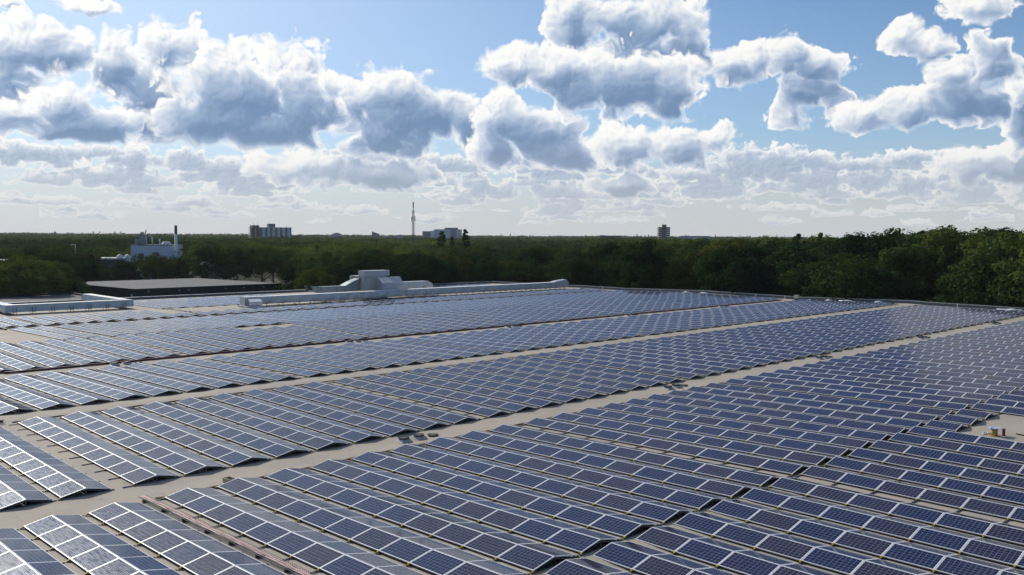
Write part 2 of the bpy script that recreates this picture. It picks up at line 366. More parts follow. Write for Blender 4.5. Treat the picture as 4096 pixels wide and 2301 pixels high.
def panel_mat(far=False):
    m = mat('solar_glass_far' if far else 'solar_glass', (.012, .016, .04), .08, 0, .12); nt = m.node_tree; n = N(nt); b = nt.nodes['Principled BSDF']
    b.inputs['Specular Tint'].default_value = (.62, .82, 1.0, 1)
    oc = nt.nodes.new('ShaderNodeTexCoord').outputs['Object']
    rnd = nt.nodes.new('ShaderNodeObjectInfo').outputs['Random']
    x, y, z = n.sep(oc)
    # cells: 10 x 6 in the panel, thin pale grid lines
    cx = n.m('FRACT', n.m('MULTIPLY_ADD', x, 10/1.58, -.035*10/1.58)); cy = n.m('FRACT', n.m('MULTIPLY_ADD', y, 6/.93, -.03*6/.93))
    gx = n.m('LESS_THAN', n.m('ABSOLUTE', n.m('SUBTRACT', cx, .5)), .481); gy = n.m('LESS_THAN', n.m('ABSOLUTE', n.m('SUBTRACT', cy, .5)), .481)
    ins = n.m('MULTIPLY', n.m('LESS_THAN', n.m('ABSOLUTE', n.m('SUBTRACT', x, .825)), .787), n.m('LESS_THAN', n.m('ABSOLUTE', n.m('SUBTRACT', y, .495)), .463))
    cell = n.m('MULTIPLY', n.m('MULTIPLY', gx, gy), ins)
    if far: cell = n.m('ADD', n.m('MULTIPLY', cell, 0.0), .94); ins = n.m('ADD', n.m('MULTIPLY', ins, 0.0), 1.0)
    # slight change of tone from cell to cell and from panel to panel
    cid = n.comb(n.m('FLOOR', n.m('MULTIPLY', x, 10/1.58)), n.m('FLOOR', n.m('MULTIPLY', y, 6/.93)), n.m('MULTIPLY', rnd, 57.0))
    wn = nt.nodes.new('ShaderNodeTexWhiteNoise'); nt.links.new(cid, wn.inputs['Vector'])
    tone = n.m('ADD', n.ss(rnd, .25, .85), n.m('MULTIPLY_ADD', wn.outputs['Value'], .12, -.06), clamp=True)
    cc = n.mix(tone, CELL_A, CELL_B)
    nt.links.new(n.mix(cell, n.mix(ins, (.52, .53, .55), (.30, .34, .42)), cc), b.inputs['Base Color'])
    # fine metal fingers along the row, patchy with dew and dust: they glint towards the sun
    fy = n.m('FRACT', n.m('MULTIPLY', y, 20.0)); fin = n.m('LESS_THAN', fy, .46)
    loc = n.v('ADD', oc, n.comb(n.m('MULTIPLY', rnd, 91.0), n.m('MULTIPLY', rnd, 37.0), 0.0))
    pt = n.noise(n.v('MULTIPLY', loc, (1.8, 12.0, 1.0)), 1.0, 4, .6)
    dr = n.noise(n.v('MULTIPLY', loc, (14.0, 30.0, 1.0)), 1.0, 2, .6)
    patch = n.m('MULTIPLY', n.ss(pt, .30, .58), n.ss(dr, .30, .52))
    geo = nt.nodes.new('ShaderNodeNewGeometry')
    gl = nt.nodes.new('ShaderNodeBsdfGlossy'); gl.inputs['Color'].default_value = (.80, .86, .95, 1); gl.inputs['Roughness'].default_value = GLINT_R
    mx = nt.nodes.new('ShaderNodeMixShader')
    nt.links.new(n.m('MULTIPLY', n.m('MULTIPLY', fin, patch), GLINT_K), mx.inputs[0]); nt.links.new(b.outputs[0], mx.inputs[1]); nt.links.new(gl.outputs[0], mx.inputs[2])
    # a general film of dust
    df = nt.nodes.new('ShaderNodeBsdfGlossy'); df.inputs['Color'].default_value = (.75, .80, .90, 1); df.inputs['Roughness'].default_value = .46
    m2 = nt.nodes.new('ShaderNodeMixShader'); m2.inputs[0].default_value = FILM_K
    nt.links.new(mx.outputs[0], m2.inputs[1]); nt.links.new(df.outputs[0], m2.inputs[2])
    nt.links.new(m2.outputs[0], nt.nodes['Material Output'].inputs[0])
    return m
CELL_A = (.005, .011, .052); CELL_B = (.018, .013, .036); GLINT_R = .25; GLINT_K = .06; FILM_K = .004

M_PANEL = panel_mat(); M_PANEL_FAR = panel_mat(True)
M_FRAME = mat('panel_frame_metal', (.74, .74, .75), .42, .1)
M_RAIL = mat('rail_metal', (.10, .105, .115), .45, .6)
M_BLACK = mat('black_plastic', (.012, .012, .013), .5)
M_YELLOW = mat('yellow_plastic', (.80, .56, .03), .45)
M_GALV = nmat('galvanised_sheet', (.46, .47, .48), (.58, .59, .60), 1.3, .42, 4, .35, 0, spec=.5)
M_DUCTP = nmat('painted_duct_sheet', (.36, .44, .50), (.44, .51, .56), .8, .45, 3, .25)
M_COPING = mat('coping_metal', (.55, .58, .60), .4, .5)
M_DARKWALL = nmat('dark_cladding', (.016, .020, .026), (.024, .028, .036), .5, .55, 3)
M_TREADS = mat('dark_metal', (.05, .05, .055), .5, .5)
M_RED = nmat('red_cable', (.30, .09, .085), (.45, .26, .25), 6.0, .55)
M_MAROON = mat('maroon_cable', (.085, .020, .026), .6)
M_WHITE = nmat('white_paint', (.70, .70, .68), (.60, .60, .59), .6, .6)

def roof_mat():
    m = mat('roof_felt', (.30, .27, .225), .85, 0, .25); nt = m.node_tree; n = N(nt); b = nt.nodes['Principled BSDF']
    oc = nt.nodes.new('ShaderNodeTexCoord').outputs['Object']
    big = n.noise(oc, .16, 4, .6); mid = n.noise(n.v('MULTIPLY', oc, (.9, .35, 1)), .9, 5, .62); fine = n.noise(oc, 38.0, 3, .7)
    c = n.mix(n.ss(big, .35, .68), (.385, .34, .275), (.31, .28, .235))
    c = n.mix(n.ss(mid, .50, .78, 0, .75), c, (.43, .36, .265))
    c = n.mix(n.ss(n.noise(n.v('MULTIPLY', oc, (.5, 1.6, 1)), 1.3, 5, .65), .56, .74, 0, .55), c, (.21, .18, .145))
    c = n.mix(n.ss(fine, .35, .7, 0, .35), c, (.25, .23, .20))
    # welded laps every metre across the aisles
    x, y, z = n.sep(oc)
    lap = n.m('LESS_THAN', n.m('FRACT', n.m('MULTIPLY_ADD', n.noise(oc, .5, 1), .05, n.m('MULTIPLY', y, .2))), .008)
    lap2 = n.m('LESS_THAN', n.m('FRACT', n.m('MULTIPLY', x, .95)), .02)
    c = n.mix(n.m('MULTIPLY', n.m('MAXIMUM', lap, lap2), .35), c, (.20, .185, .165))
    nt.links.new(c, b.inputs['Base Color'])
    bp = nt.nodes.new('ShaderNodeBump'); bp.inputs['Strength'].default_value = .5; bp.inputs['Distance'].default_value = .03
    nt.links.new(n.m('ADD', mid, n.m('MULTIPLY', fine, .2)), bp.inputs['Height']); nt.links.new(bp.outputs[0], b.inputs['Normal'])
    return m
M_ROOF = roof_mat()

# ------------------------------------------------------------------ the warehouse we stand over
GROUND = -9.0
ZN = [(-125, -.88), (-118, -.83), (-100, -.80), (-95, -.60), (-82.5, -.60), (-81, -.64), (-79.5, -.555), (-61.2, -.145), (-42.9, -.29), (-41, -.33), (-39.1, -.235), (-22.2, .14),
      (-20.8, .13), (-19.6, .05), (-2.9, -.01), (-1.5, -.05), (0, .01), (16.7, .40), (18.5, .33), (60, .28)]
def roof_z(x, y=60.0):
    for (a, za), (b, zb) in zip(ZN, ZN[1:]):
        if x <= b:
            z = za+(zb-za)*max(0, x-a)/(b-a); break
    else: z = ZN[-1][1]
    if x > 17: z += max(-.03, min(.13, .0066*(y-28.8)))*min(1, (x-17)/1.0)
    return z
X0, X1, Y0, Y1 = -122.6, 46.0, -22.0, 147.6
wh = thing('warehouse_building', 'huge flat-roofed warehouse carrying all the solar panel rows', 'warehouse', (0, 0, 0))
mb = MB(); mb.smooth = True
xs = sorted(set([X0]+[x for x, _ in ZN if X0 < x < X1]+[X0+k*6 for k in range(1, 28)]+[17.2, 17.6, 18.0]+[X1]))
ysl = [Y0+k*(Y1-Y0)/60 for k in range(61)]
rng = random.Random(3)
idx = [[mb.vert((x, y, roof_z(x, y)+(rng.uniform(-.012, .012) if 0 < i < len(xs)-1 else 0))) for i, x in enumerate(xs)] for y in ysl]
for j in range(60):
    for i in range(len(xs)-1): mb.face((idx[j][i], idx[j][i+1], idx[j+1][i+1], idx[j+1][i]))
mb.build('roof', M_ROOF, wh)
mb = MB(); mb.box((X0-.35, Y0-.35, GROUND), (X0-.002, Y1+.35, -1.1)); mb.box((X0, Y1+.002, GROUND), (X1, Y1+.35, -1.1)); mb.box((X1+.002, Y0-.35, GROUND), (X1+.35, Y1+.35, -.9)); mb.box((X0, Y0-.35, GROUND), (X1, Y0-.002, -1.1))
mb.build('wall', M_DARKWALL, wh)
M_PARAPET = nmat('parapet_felt', (.10, .11, .12), (.13, .135, .14), .7, .8)
def parapet(name, pts, h, th, nrm):
    mb = MB()
    for (a, b) in zip(pts, pts[1:]):
        za, zb = roof_z(*a), roof_z(*b); off = Vector((nrm[0]*th, nrm[1]*th, 0)); A, B = Vector((*a, 0)), Vector((*b, 0))
        lo, q = -1.1, [A, B, B+off, A+off]; tz = [za+h, zb+h, zb+h, za+h]
        bot = [mb.vert((p.x, p.y, lo)) for p in q]; top = [mb.vert((p.x, p.y, t)) for p, t in zip(q, tz)]
        for k in range(4): mb.face((bot[k], bot[(k+1) % 4], top[(k+1) % 4], top[k]))
        mb.face(top)
    o = mb.build(name, M_PARAPET, wh)
    mb = MB()
    for (a, b) in zip(pts, pts[1:]):
        za, zb = roof_z(*a)+h, roof_z(*b)+h; off = Vector((nrm[0], nrm[1], 0)); A, B = Vector((*a, za)), Vector((*b, zb))
        n_ = max(1, int((B-A).length/3))
        for k in range(n_):
            p = A.lerp(B, k/n_); q = A.lerp(B, (k+1)/n_-.006)
            f = [p-off*.05, q-off*.05, q+off*(th+.05), p+off*(th+.05)]
            lo = [mb.vert(v+Vector((0, 0, -.05))) for v in f]; hi = [mb.vert(v+Vector((0, 0, .012))) for v in f]
            for e in range(4): mb.face((lo[e], lo[(e+1) % 4], hi[(e+1) % 4], hi[e]))
            mb.face(hi); mb.face(lo[::-1])
    mb.build('coping', M_COPING, o)
parapet('parapet', [(X0, Y0+k*(Y1-Y0)/8) for k in range(9)], .45, .3, (-1, 0))
parapet('parapet', [(x, Y1) for x in ([X0]+[q for q, _ in ZN if X0+2 < q < X1-2]+[X1])], .5, .3, (0, 1))

# ------------------------------------------------------------------ solar panel rows
L = 1.67; TILT = R(11.6)
def panel_mesh(name, glass, frame):
    mb = MB(); W, D, T, b = 1.65, .99, .035, .022
    if frame:
        mb.cur = 0
        for (x0, y0, x1, y1) in ((0, 0, W, b), (0, D-b, W, D), (0, b, b, D-b), (W-b, b, W, D-b)): mb.box((x0, y0, -T), (x1, y1, 0))
    if glass:
        mb.cur = 1 if frame else 0; mb.box((b, b, -.012), (W-b, D-b, -.004))
    return mb.mesh(name, ([M_FRAME] if frame else [])+([M_PANEL] if glass else []))
ME_GLASS = panel_mesh('solar_panel', True, False); ME_PFRAME = panel_mesh('panel_frame', False, True); ME_FULL = panel_mesh('solar_panel_framed', True, True)
def rail_mesh(front):
    mb = MB(); mb.box((-.03, -front, -.085), (.03, 2.12, -.05)); mb.box((-.022, 0.02, -.049), (.022, .10, -.02))
    mb.box((-.02, .955, -.049), (.02, .995, .155)); mb.bar((0, .30, -.05), (0, .94, .125), .025); mb.bar((0, 1.65, -.05), (0, 1.01, .125), .025); mb.box((-.022, 1.86, -.049), (.022, 1.94, -.02))
    return mb
def cap_mb():
    mb = MB(); mb.box((-.032, -.05, -.05), (.032, -.004, .004)); mb.box((-.026, -.075, -.085), (.026, -.05, -.03)); mb.box((-.026, -.14, -.095), (.026, -.076, -.07)); return mb
ME_RAIL = rail_mesh(.12).mesh('base_rail', [M_RAIL]); ME_RAILW = rail_mesh(.5).mesh('base_rail_long', [M_RAIL]); ME_PLATE = {}
def plate_mesh(n):
    if n not in ME_PLATE:
        mb = MB(); mb.box((.0, .035, -.094), (n*L, .047, -.037)); mb.box((.05, .06, -.094), (n*L-.05, 1.9, -.088)); ME_PLATE[n] = mb.mesh('wind_plate_and_shade', [M_BLACK])  # black front plate and floor sheet also stand in for shade under the panels
    return ME_PLATE[n]
ME_CAP = cap_mb().mesh('end_cap', [M_YELLOW])
def rail_cap(front):
    a = rail_mesh(front); c = cap_mb(); o = len(a.v); a.v += c.v; a.f += [tuple(i+o for i in f) for f in c.f]; a.mi += [1]*len(c.f); a.sm += c.sm
    return a.mesh('base_rail_capped', [M_RAIL, M_YELLOW])
ME_RAILCAP, ME_RAILCAPW = rail_cap(.12), rail_cap(.5)

def group_ys(G, before=(), stop=143.2):
    out = [(y, w) for y, w in before]
    for a, b in zip(G, G[1:]):
        r = (b-a-.40)/9
        out += [(a+k*r, k == 0) for k in range(9)]
    return [q for q in out if q[0] < stop]
BLOCKS = []
def blk(key, xa, za, n, ys, place, look): BLOCKS.append((key, xa, za, n, ys, place, look))
# xa, za: start corner (smallest X) of the low front edge; second pair gives the slope
blk('A', (0.0, .11), (16.7, .50), 10, group_ys([14.88, 35.87, 56.86, 78.4, 100.6, 123.0, 145.4], [(11.90, 0), (9.61, 0), (7.32, 0), (5.03, 0), (2.74, 0), (.45, 0)]), 'block right of the near walkway', 0)
blk('A2', (16.93, .43), (33.63, .41), 10, group_ys([15.1, 36.18, 57.6, 79.0], [(12.1, 0), (9.8, 0), (7.5, 0), (5.2, 0)]), 'foreground block right of the dark gap', 1)
blk('B', (-19.6, .15), (-2.9, .09), 10, group_ys([14.78, 35.77, 56.8, 77.9, 100.2, 122.7, 145], [(11.81, 0), (9.52, 0), (7.23, 0), (4.94, 0)]), 'block between near and second walkways', 2)
blk('C', (-39.15, -.135), (-22.45, .24), 10, group_ys([14.6, 35.43, 56.56, 77.75, 100.1, 122.6, 145], [(11.7, 0)]), 'block between second and third walkways', 3)
blk('D', (-61.27, -.07), (-42.9, -.19), 11, group_ys([14.5, 35.56, 56.69, 77.92, 100.3, 122.8, 145.2], []), 'block behind the third walkway', 4)
blk('E', (-79.78, -.455), (-61.41, -.05), 11, [q for q in group_ys([14.4, 35.38, 56.63, 77.9, 100.3, 122.8, 145.2], []) if q[0] > 29], 'block behind the far gap line', 5)
blk('F', (-94.3, -.50), (-82.6, -.50), 7, group_ys([14.1, 35.19, 56.1, 77.5, 99.9, 122.5, 144.9], []), 'strip before the long silver duct', 6)
blk('G', (-110.6, -.72), (-98.91, -.71), 7, [(56.5+2.38*k, 0) for k in range(12)], 'far left block behind bare roof', 7)
blk('G2', (-117.5, -.74), (-110.82, -.72), 4, [(56.5+2.38*k, 0) for k in range(12)], 'far block against the left roof edge', 8)
blk('H', (-118.3, -.74), (-98.26, -.72), 12, [(107+2.4*k, 0) for k in range(14)], 'block between duct and far corner', 9)
LOOK = ['dark navy solar panel row', 'deep navy solar panel row', 'blue solar panel row', 'blue-grey solar panel row', 'pale blue solar panel row', 'sky-blue solar panel row', 'pale short solar panel row', 'whitish solar panel row', 'whitish short solar panel row', 'bright distant solar panel row']
rows = []
for key, xa, xb, n, ys, place, look in BLOCKS:
    cnt = 0
    for (y, wide) in ys:
        x0, z0 = xa; nn = n; sl = (xb[1]-xa[1])/(xb[0]-xa[0])
        if key == 'D' and 48.5 < y < 55: x0 += 2*L; z0 += 2*L*sl; nn = n-2
        if key == 'F' and y > 53:
            k = 3 if y < 79 else 4
            x0 += (n-k)*L; nn = k
        if key == 'A2':
            z0 += max(-.03, min(.13, .0066*(y-28.8)))
            if 49.5 < y < 56: nn = 1
        vis = [i for i in range(nn) if in_view((x0+(i+.5)*L, y+1, z0+(i+.5)*L*sl))]
        if not vis: continue
        i0, i1 = max(0, min(vis)-1), min(nn-1, max(vis)+1)
        cnt += 1
        c = (x0+(i0+i1+1)/2*L, y, z0)
        rows.append(dict(key=key, x0=x0+i0*L, z0=z0+i0*L*sl, n=i1-i0+1, y=y, sl=sl, wide=wide, d=dist(c), k=cnt, place=place, look=look))
rows.sort(key=lambda r: r['d'])
MAXROWS = 298
far_rows = rows[MAXROWS:]; rows = rows[:MAXROWS]
PANEL_ROT_F = (TILT, 0, 0); PANEL_ROT_B = (TILT, 0, math.pi)
def row_label(r):
    tone = LOOK[r['look']]
    if r['key'] in 'AB' and r['y'] < 26 and r['d'] < 60 and (r['key'] == 'B' or r['y'] < 20): tone = 'sun-glinting solar panel row'
    return '%s, %s from front, %s' % (tone, ordinal(r['k']), r['place'])
n_parts = 0
for r in rows:
    t = thing('solar_panel_row', row_label(r), 'solar panels', (r['x0'], r['y'], r['z0']), 0, 'rows of solar panels on the warehouse roof')
    t.rotation_euler = (0, -math.atan(r['sl']), 0)
    near = r['d'] < 46
    for i in range(r['n']):
        for rot, loc in ((PANEL_ROT_F, (i*L+.01, 0, 0)), (PANEL_ROT_B, (i*L+1.66, 1.965, 0))):
            jit = (rot[0]+random.uniform(-.004, .004), rot[1]+random.uniform(-.003, .003), rot[2])
            p = link('solar_panel', ME_GLASS if near else ME_FULL, t, loc, jit); n_parts += 1
            if near: link('panel_frame', ME_PFRAME, p)
    link('wind_plate_and_shade', plate_mesh(r['n']), t)
    for i in range(r['n']+1):
        if r['d'] < 62:
            q = link('base_rail', ME_RAILW if r['wide'] else ME_RAIL, t, (i*L, 0, 0)); link('end_cap', ME_CAP, q); n_parts += 2
        else: link('base_rail', ME_RAILCAPW if r['wide'] else ME_RAILCAP, t, (i*L, 0, 0)); n_parts += 1
mb = MB(); allp = [Vector(v) for v in ME_FULL.vertices[:] and [v.co for v in ME_FULL.vertices]]
pf = [(tuple(p.vertices), p.material_index) for p in ME_FULL.polygons]
for r in far_rows:
    B = Matrix.Translation((r['x0'], r['y'], r['z0'])) @ Euler((0, -math.atan(r['sl']), 0)).to_matrix().to_4x4()
    for i in range(r['n']):
        for rot, loc in ((PANEL_ROT_F, (i*L+.01, 0, 0)), (PANEL_ROT_B, (i*L+1.66, 1.965, 0))):
            Mx = B @ Matrix.Translation(loc) @ Euler(rot).to_matrix().to_4x4(); o = len(mb.v)
            mb.v += [tuple(Mx @ p) for p in allp]; mb.f += [tuple(q+o for q in f) for f, _ in pf]; mb.mi += [m_ for _, m_ in pf]; mb.sm += [False]*len(pf)
if far_rows:
    tag(mb.build('distant_solar_rows', [M_FRAME, M_PANEL_FAR]), 'most distant pale rows of solar panels along the far roof edge', 'solar panels', None, 'stuff')
print('rows', len(rows), 'far', len(far_rows), 'parts', n_parts)

# ------------------------------------------------------------------ things on the roof
def creased_run(mb, x0, x1, y0, y1, z0, z1, step, bulge=.13, zslope=0.0):
    """rectangular sheet-metal duct along Y, every panel pressed to a shallow pyramid (X crease)"""
    n = max(1, round((y1-y0)/step))
    for k in range(n):
        a, b = y0+(y1-y0)*k/n+.015, y0+(y1-y0)*(k+1)/n-.015
        dz0, dz1 = zslope*(a-y0), zslope*(b-y0)
        for (xx, s) in ((x1, 1), (x0, -1)):
            c = [(xx, a, z0+dz0), (xx, b, z0+dz1), (xx, b, z1+dz1), (xx, a, z1+dz0)]
            m = mb.vert((xx+s*bulge, (a+b)/2, (z0+z1)/2+(dz0+dz1)/2)); i = [mb.vert(p) for p in c]
            for e in range(4): mb.face((i[e], i[(e+1) % 4], m) if s > 0 else (i[(e+1) % 4], i[e], m))
        t = [(x0, a, z1+dz0), (x1, a, z1+dz0), (x1, b, z1+dz1), (x0, b, z1+dz1)]; mb.poly(t)
        t = [(x0, a, z0+dz0), (x0, b, z0+dz1), (x1, b, z0+dz1), (x1, a, z0+dz0)]; mb.poly(t)
        for yy, dz in ((a, dz0), (b, dz1)): mb.box((x0-.02, yy-.02, z0+dz-.02), (x1+.02, yy+.02, z1+dz+.02))
t = thing('ventilation_duct', 'long silver duct with cross-creased sides running towards the far roof corner', 'duct', (-93.4, 69.5, roof_z(-93.4)))
rz0 = roof_z(-93.4); o = (-93.4, 69.5, rz0)
def rel(p): return (p[0]-o[0], p[1]-o[1], p[2]-o[2])
mb = MB(); creased_run(mb, -.9, .9, 0, 28.0, .36, 1.48, 2.9); mb.build('duct_run', M_GALV, t)
mb = MB(); creased_run(mb, -.9, .9, 29.2, 73.1, .34, 1.50, 2.95); mb.box((-.84, 28.05, .40), (.84, 29.15, 1.42)); mb.build('duct_run', M_GALV, t)
mb = MB(); mb.box((-.80, 0, 1.515), (.80, 27.9, 1.535)); mb.box((-.80, 29.3, 1.53), (.80, 73, 1.55)); mb.build('top_sheet', M_WHITE, t)
for k in range(25):
    yy = 1.2+k*2.95
    if 27.6 < yy < 29.6: continue
    mb = MB(); mb.bar((.7, yy, 0), (.7, yy, .33), .06); mb.bar((-.7, yy, 0), (-.7, yy, .33), .06); mb.bar((-.95, yy, .31), (.95, yy, .31), .06); mb.box((.35, yy-.15, -.02), (1.15, yy+.15, .03)); mb.box((-1.0, yy-.15, -.02), (-.5, yy+.15, .03))
    mb.build('duct_leg', M_TREADS, t)
# end cowl of the duct
t = thing('end_cowl', 'low silver cowl on the far end of the long duct', 'duct', (-93.4, 140.6, roof_z(-93.4)+1.56))
mb = MB(); P = [(-.8, -2.2, 0), (.8, -2.2, 0), (.8, 2.0, 0), (-.8, 2.0, 0), (-.6, -1.6, .22), (.6, -1.6, .22), (.6, 1.5, .5), (-.6, 1.5, .5)]
i = [mb.vert(p) for p in P]
for q in ((0,3,2,1),(4,5,6,7),(0,1,5,4),(1,2,6,5),(2,3,7,6),(3,0,4,7)): mb.face([i[k] for k in q])
mb.build('cowl_body', M_GALV, t)
# intake hood at the near end
t = thing('intake_hood', 'square silver intake hood with a sloping front at the near end of the duct', 'hood', (-92.6, 67.9, roof_z(-92.6)))
mb = MB(); mb.box((-1.0, -1.35, .32), (.75, 1.3, 1.62)); mb.build('hood_body', M_GALV, t)
mb = MB(); pr = [(.752, 1.36), (1.05, 1.30), (1.75, .92), (1.75, .36), (.752, .36)]
a = [mb.vert((x, -1.05, z)) for x, z in pr]; b = [mb.vert((x, 1.05, z)) for x, z in pr]
mb.face(a[::-1]); mb.face(b)
for k in range(5): mb.face((a[k], a[(k+1) % 5], b[(k+1) % 5], b[k]))
mb.build('sloped_cowl', mat('bright_sheet', (.60, .63, .66), .22, .85), t)
mb = MB(); mb.box((-1.2, -1.6, 0), (2.0, 1.55, .28)); mb.build('base_plinth', M_WHITE, t)
mb = MB(); mb.bar((.78, -1.3, .3), (.78, -1.3, 1.0), .08); mb.build('pipe', M_TREADS, t)

# air handling unit
bx, by = -97.0, 92.5
t = thing('air_handling_unit', 'rusty-spotted cream air handling unit behind the long silver duct', 'air handler', (bx, by, roof_z(bx)))
m = nmat('cream_panels', (.46, .46, .43), (.40, .40, .38), .9, .55, 5, .1); nt = m.node_tree; n = N(nt)
oc = nt.nodes.new('ShaderNodeTexCoord').outputs['Object']; b = nt.nodes['Principled BSDF']; old = b.inputs['Base Color'].links[0].from_socket
sp = n.voro(oc, 2.6, feature='F1'); nt.links.new(n.mix(n.m('MULTIPLY', n.m('LESS_THAN', sp, .13), n.ss(n.noise(oc, .6, 2), .45, .6)), old, (.035, .028, .022)), b.inputs['Base Color'])
M_CREAM = m
mb = MB(); mb.box((-4.6, 0, .25), (0, 5.0, 4.02)); mb.build('housing', M_CREAM, t)
mb = MB(); mb.box((-1.9, .02, 4.03), (.03, 5.6, 5.02)); mb.build('upper_housing', nmat('pale_panels', (.50, .51, .51), (.45, .46, .46), .7, .5, 4, .1), t)
mb = MB(); mb.box((-4.75, -.1, 0), (.1, 5.1, .24)); mb.build('base_frame', M_TREADS, t)
def hood(y0, y1, ztop, zlip, x1, zbot):
    mb = MB(); pr = [(.04, ztop), (.55, ztop), (x1, zlip), (x1, zbot), (.04, zbot)]
    a = [mb.vert((x, y0, z)) for x, z in pr]; b = [mb.vert((x, y1, z)) for x, z in pr]
    mb.face(a[::-1]); mb.face(b)
    for k in range(5): mb.face((a[k], a[(k+1) % 5], b[(k+1) % 5], b[k]))
    return mb
for (y0, y1, z0, z1) in ((.25, 1.1, .5, 2.4), (1.25, 2.3, .5, 2.4), (.3, 2.2, 2.65, 3.8)):
    mb = MB(); mb.box((.004, y0, z0), (.05, y1, z1)); mb.build('access_door', M_CREAM, t)
for k in range(5):
    mb = MB(); mb.box((-4.0+k*.75, -.06, 1.1), (-3.45+k*.75, -.003, 2.9)); mb.build('side_panel', M_CREAM, t)
mb = MB()
for k in range(9): mb.box((-3.9, -.10, 3.05+k*.09), (-1.2, -.002, 3.09+k*.09))
mb.build('louvre', M_TREADS, t)
hood(2.6, 4.9, 3.75, 2.8, 2.0, 1.2).build('air_hood', M_GALV, t)
mb = MB(); mb.box((2.01, 2.75, 1.9), (2.05, 4.75, 2.72)); mb.build('bright_flap', mat('mirror_sheet', (.62, .68, .75), .18, .9), t)
hood(5.05, 7.6, 3.8, 2.7, 1.6, 1.0).build('air_hood', M_GALV, t)
t = thing('branch_duct', 'silver creased branch duct leaving the right side of the air handling unit', 'duct', (-98.0, 100.0, roof_z(-98.0)))
mb = MB(); creased_run(mb, -.9, .9, 0, 7.4, 1.35, 2.75, 2.5, .06); P = [(-.9, 7.4), (.9, 7.4), (.9, 8.3), (-.9, 8.3)]
i = [mb.vert(p) for p in ((-.9,7.42,1.35),(.9,7.42,1.35),(.9,8.5,1.35),(-.9,8.5,1.35),(-.9,7.42,2.75),(.9,7.42,2.75),(.9,8.5,2.2),(-.9,8.5,2.2))]
for q in ((0,3,2,1),(4,5,6,7),(0,1,5,4),(1,2,6,5),(2,3,7,6),(3,0,4,7)): mb.face([i[k] for k in q])
mb.build('duct_run', M_GALV, t)
mb = MB(); mb.box((.93, 6.1, 1.45), (.97, 6.7, 1.95)); mb.build('flange_opening', mat('rust_patch', (.42, .36, .26), .7), t)
for yy in (.6, 3.6, 6.6):
    mb = MB(); mb.bar((.6, yy, 0), (.6, yy, 1.34), .08); mb.bar((-.6, yy, 0), (-.6, yy, 1.34), .08); mb.build('duct_leg', M_TREADS, t)
t = thing('exhaust_duct', 'grey-green ribbed exhaust duct with flared mouth left of the air handling unit', 'duct', (-99.0, 83.0, roof_z(-99.0)))
m_g = nmat('grey_green_sheet', (.20, .25, .26), (.27, .31, .32), 1.2, .4, 3, .45)
mb = MB(); prof = [(1.2, 1.35, 2.45), (6.2, 1.35, 2.45), (7.6, 1.45, 3.1), (9.4, 1.6, 3.75)]
for (y0, a0, b0), (y1, a1, b1) in zip(prof, prof[1:]):
    i = [mb.vert(p) for p in ((-1,y0,a0),(.8,y0,a0),(.8,y1,a1),(-1,y1,a1),(-1,y0,b0),(.8,y0,b0),(.8,y1,b1),(-1,y1,b1))]
    for q in ((0,3,2,1),(4,5,6,7),(0,1,5,4),(1,2,6,5),(2,3,7,6),(3,0,4,7)): mb.face([i[k] for k in q])
for k in range(7):
    yy = 1.3+k*.8; mb.box((-1.03, yy-.03, 1.32), (.84, yy+.03, 2.48))
mb.build('duct_run', m_g, t)
mb = MB(); i = [mb.vert(p) for p in ((-1.3,-.5,1.9),(1.0,-.5,1.9),(.8,1.19,1.35),(-1,1.19,1.35),(-1.3,-.9,2.75),(1.0,-.9,2.75),(.8,1.19,2.45),(-1,1.19,2.45))]
for q in ((0,3,2,1),(4,5,6,7),(1,2,6,5),(2,3,7,6),(3,0,4,7)): mb.face([i[k] for k in q])
mb.build('flared_mouth', m_g, t)
mb = MB(); mb.box((-.95, -.3, 2.0), (.7, -.27, 2.6)); mb.build('mouth_mesh', M_BLACK, t)
for yy in (2.0, 5.5):
    mb = MB(); mb.bar((.5, yy, 0), (.5, yy, 1.34), .08); mb.bar((-.7, yy, 0), (-.7, yy, 1.34), .08); mb.build('duct_leg', M_TREADS, t)

# painted U-shaped duct at the left
ox, oy = -103.6, 36.0; rz_ = roof_z(-104)
t = thing('painted_duct', 'pale blue-grey duct bent back at both ends beside the left roof edge', 'duct', (ox, oy, rz_))
def seg(mb, x0, y0, x1, y1, z0, z1, step, along):
    mb.box((x0, y0, z0), (x1, y1, z1)); n_ = max(1, round(((x1-x0) if along == 'x' else (y1-y0))/step))
    for k in range(n_+1):
        if along == 'x': c = x0+(x1-x0)*k/n_; mb.box((c-.03, y0-.04, z0-.03), (c+.03, y1+.04, z1+.035))
        else: c = y0+(y1-y0)*k/n_; mb.box((x0-.04, c-.03, z0-.03), (x1+.04, c+.03, z1+.035))
mb = MB(); seg(mb, -1.5, .05, 0, 17.9, .34, 1.34, 1.62, 'y'); mb.build('duct_run', M_DUCTP, t)
mb = MB(); seg(mb, -18.0, 16.35, -1.6, 17.85, .36, 1.36, 1.5, 'x'); mb.build('duct_run', M_DUCTP, t)
mb = MB(); seg(mb, -9.0, .08, -1.6, 1.6, .36, 1.36, 1.5, 'x'); mb.build('duct_run', M_DUCTP, t)
mb = MB(); mb.box((-1.42, .2, 1.38), (-.06, 17.7, 1.395)); mb.box((-17.9, 16.45, 1.40), (-1.7, 17.75, 1.415)); mb.build('top_sheet', M_WHITE, t)
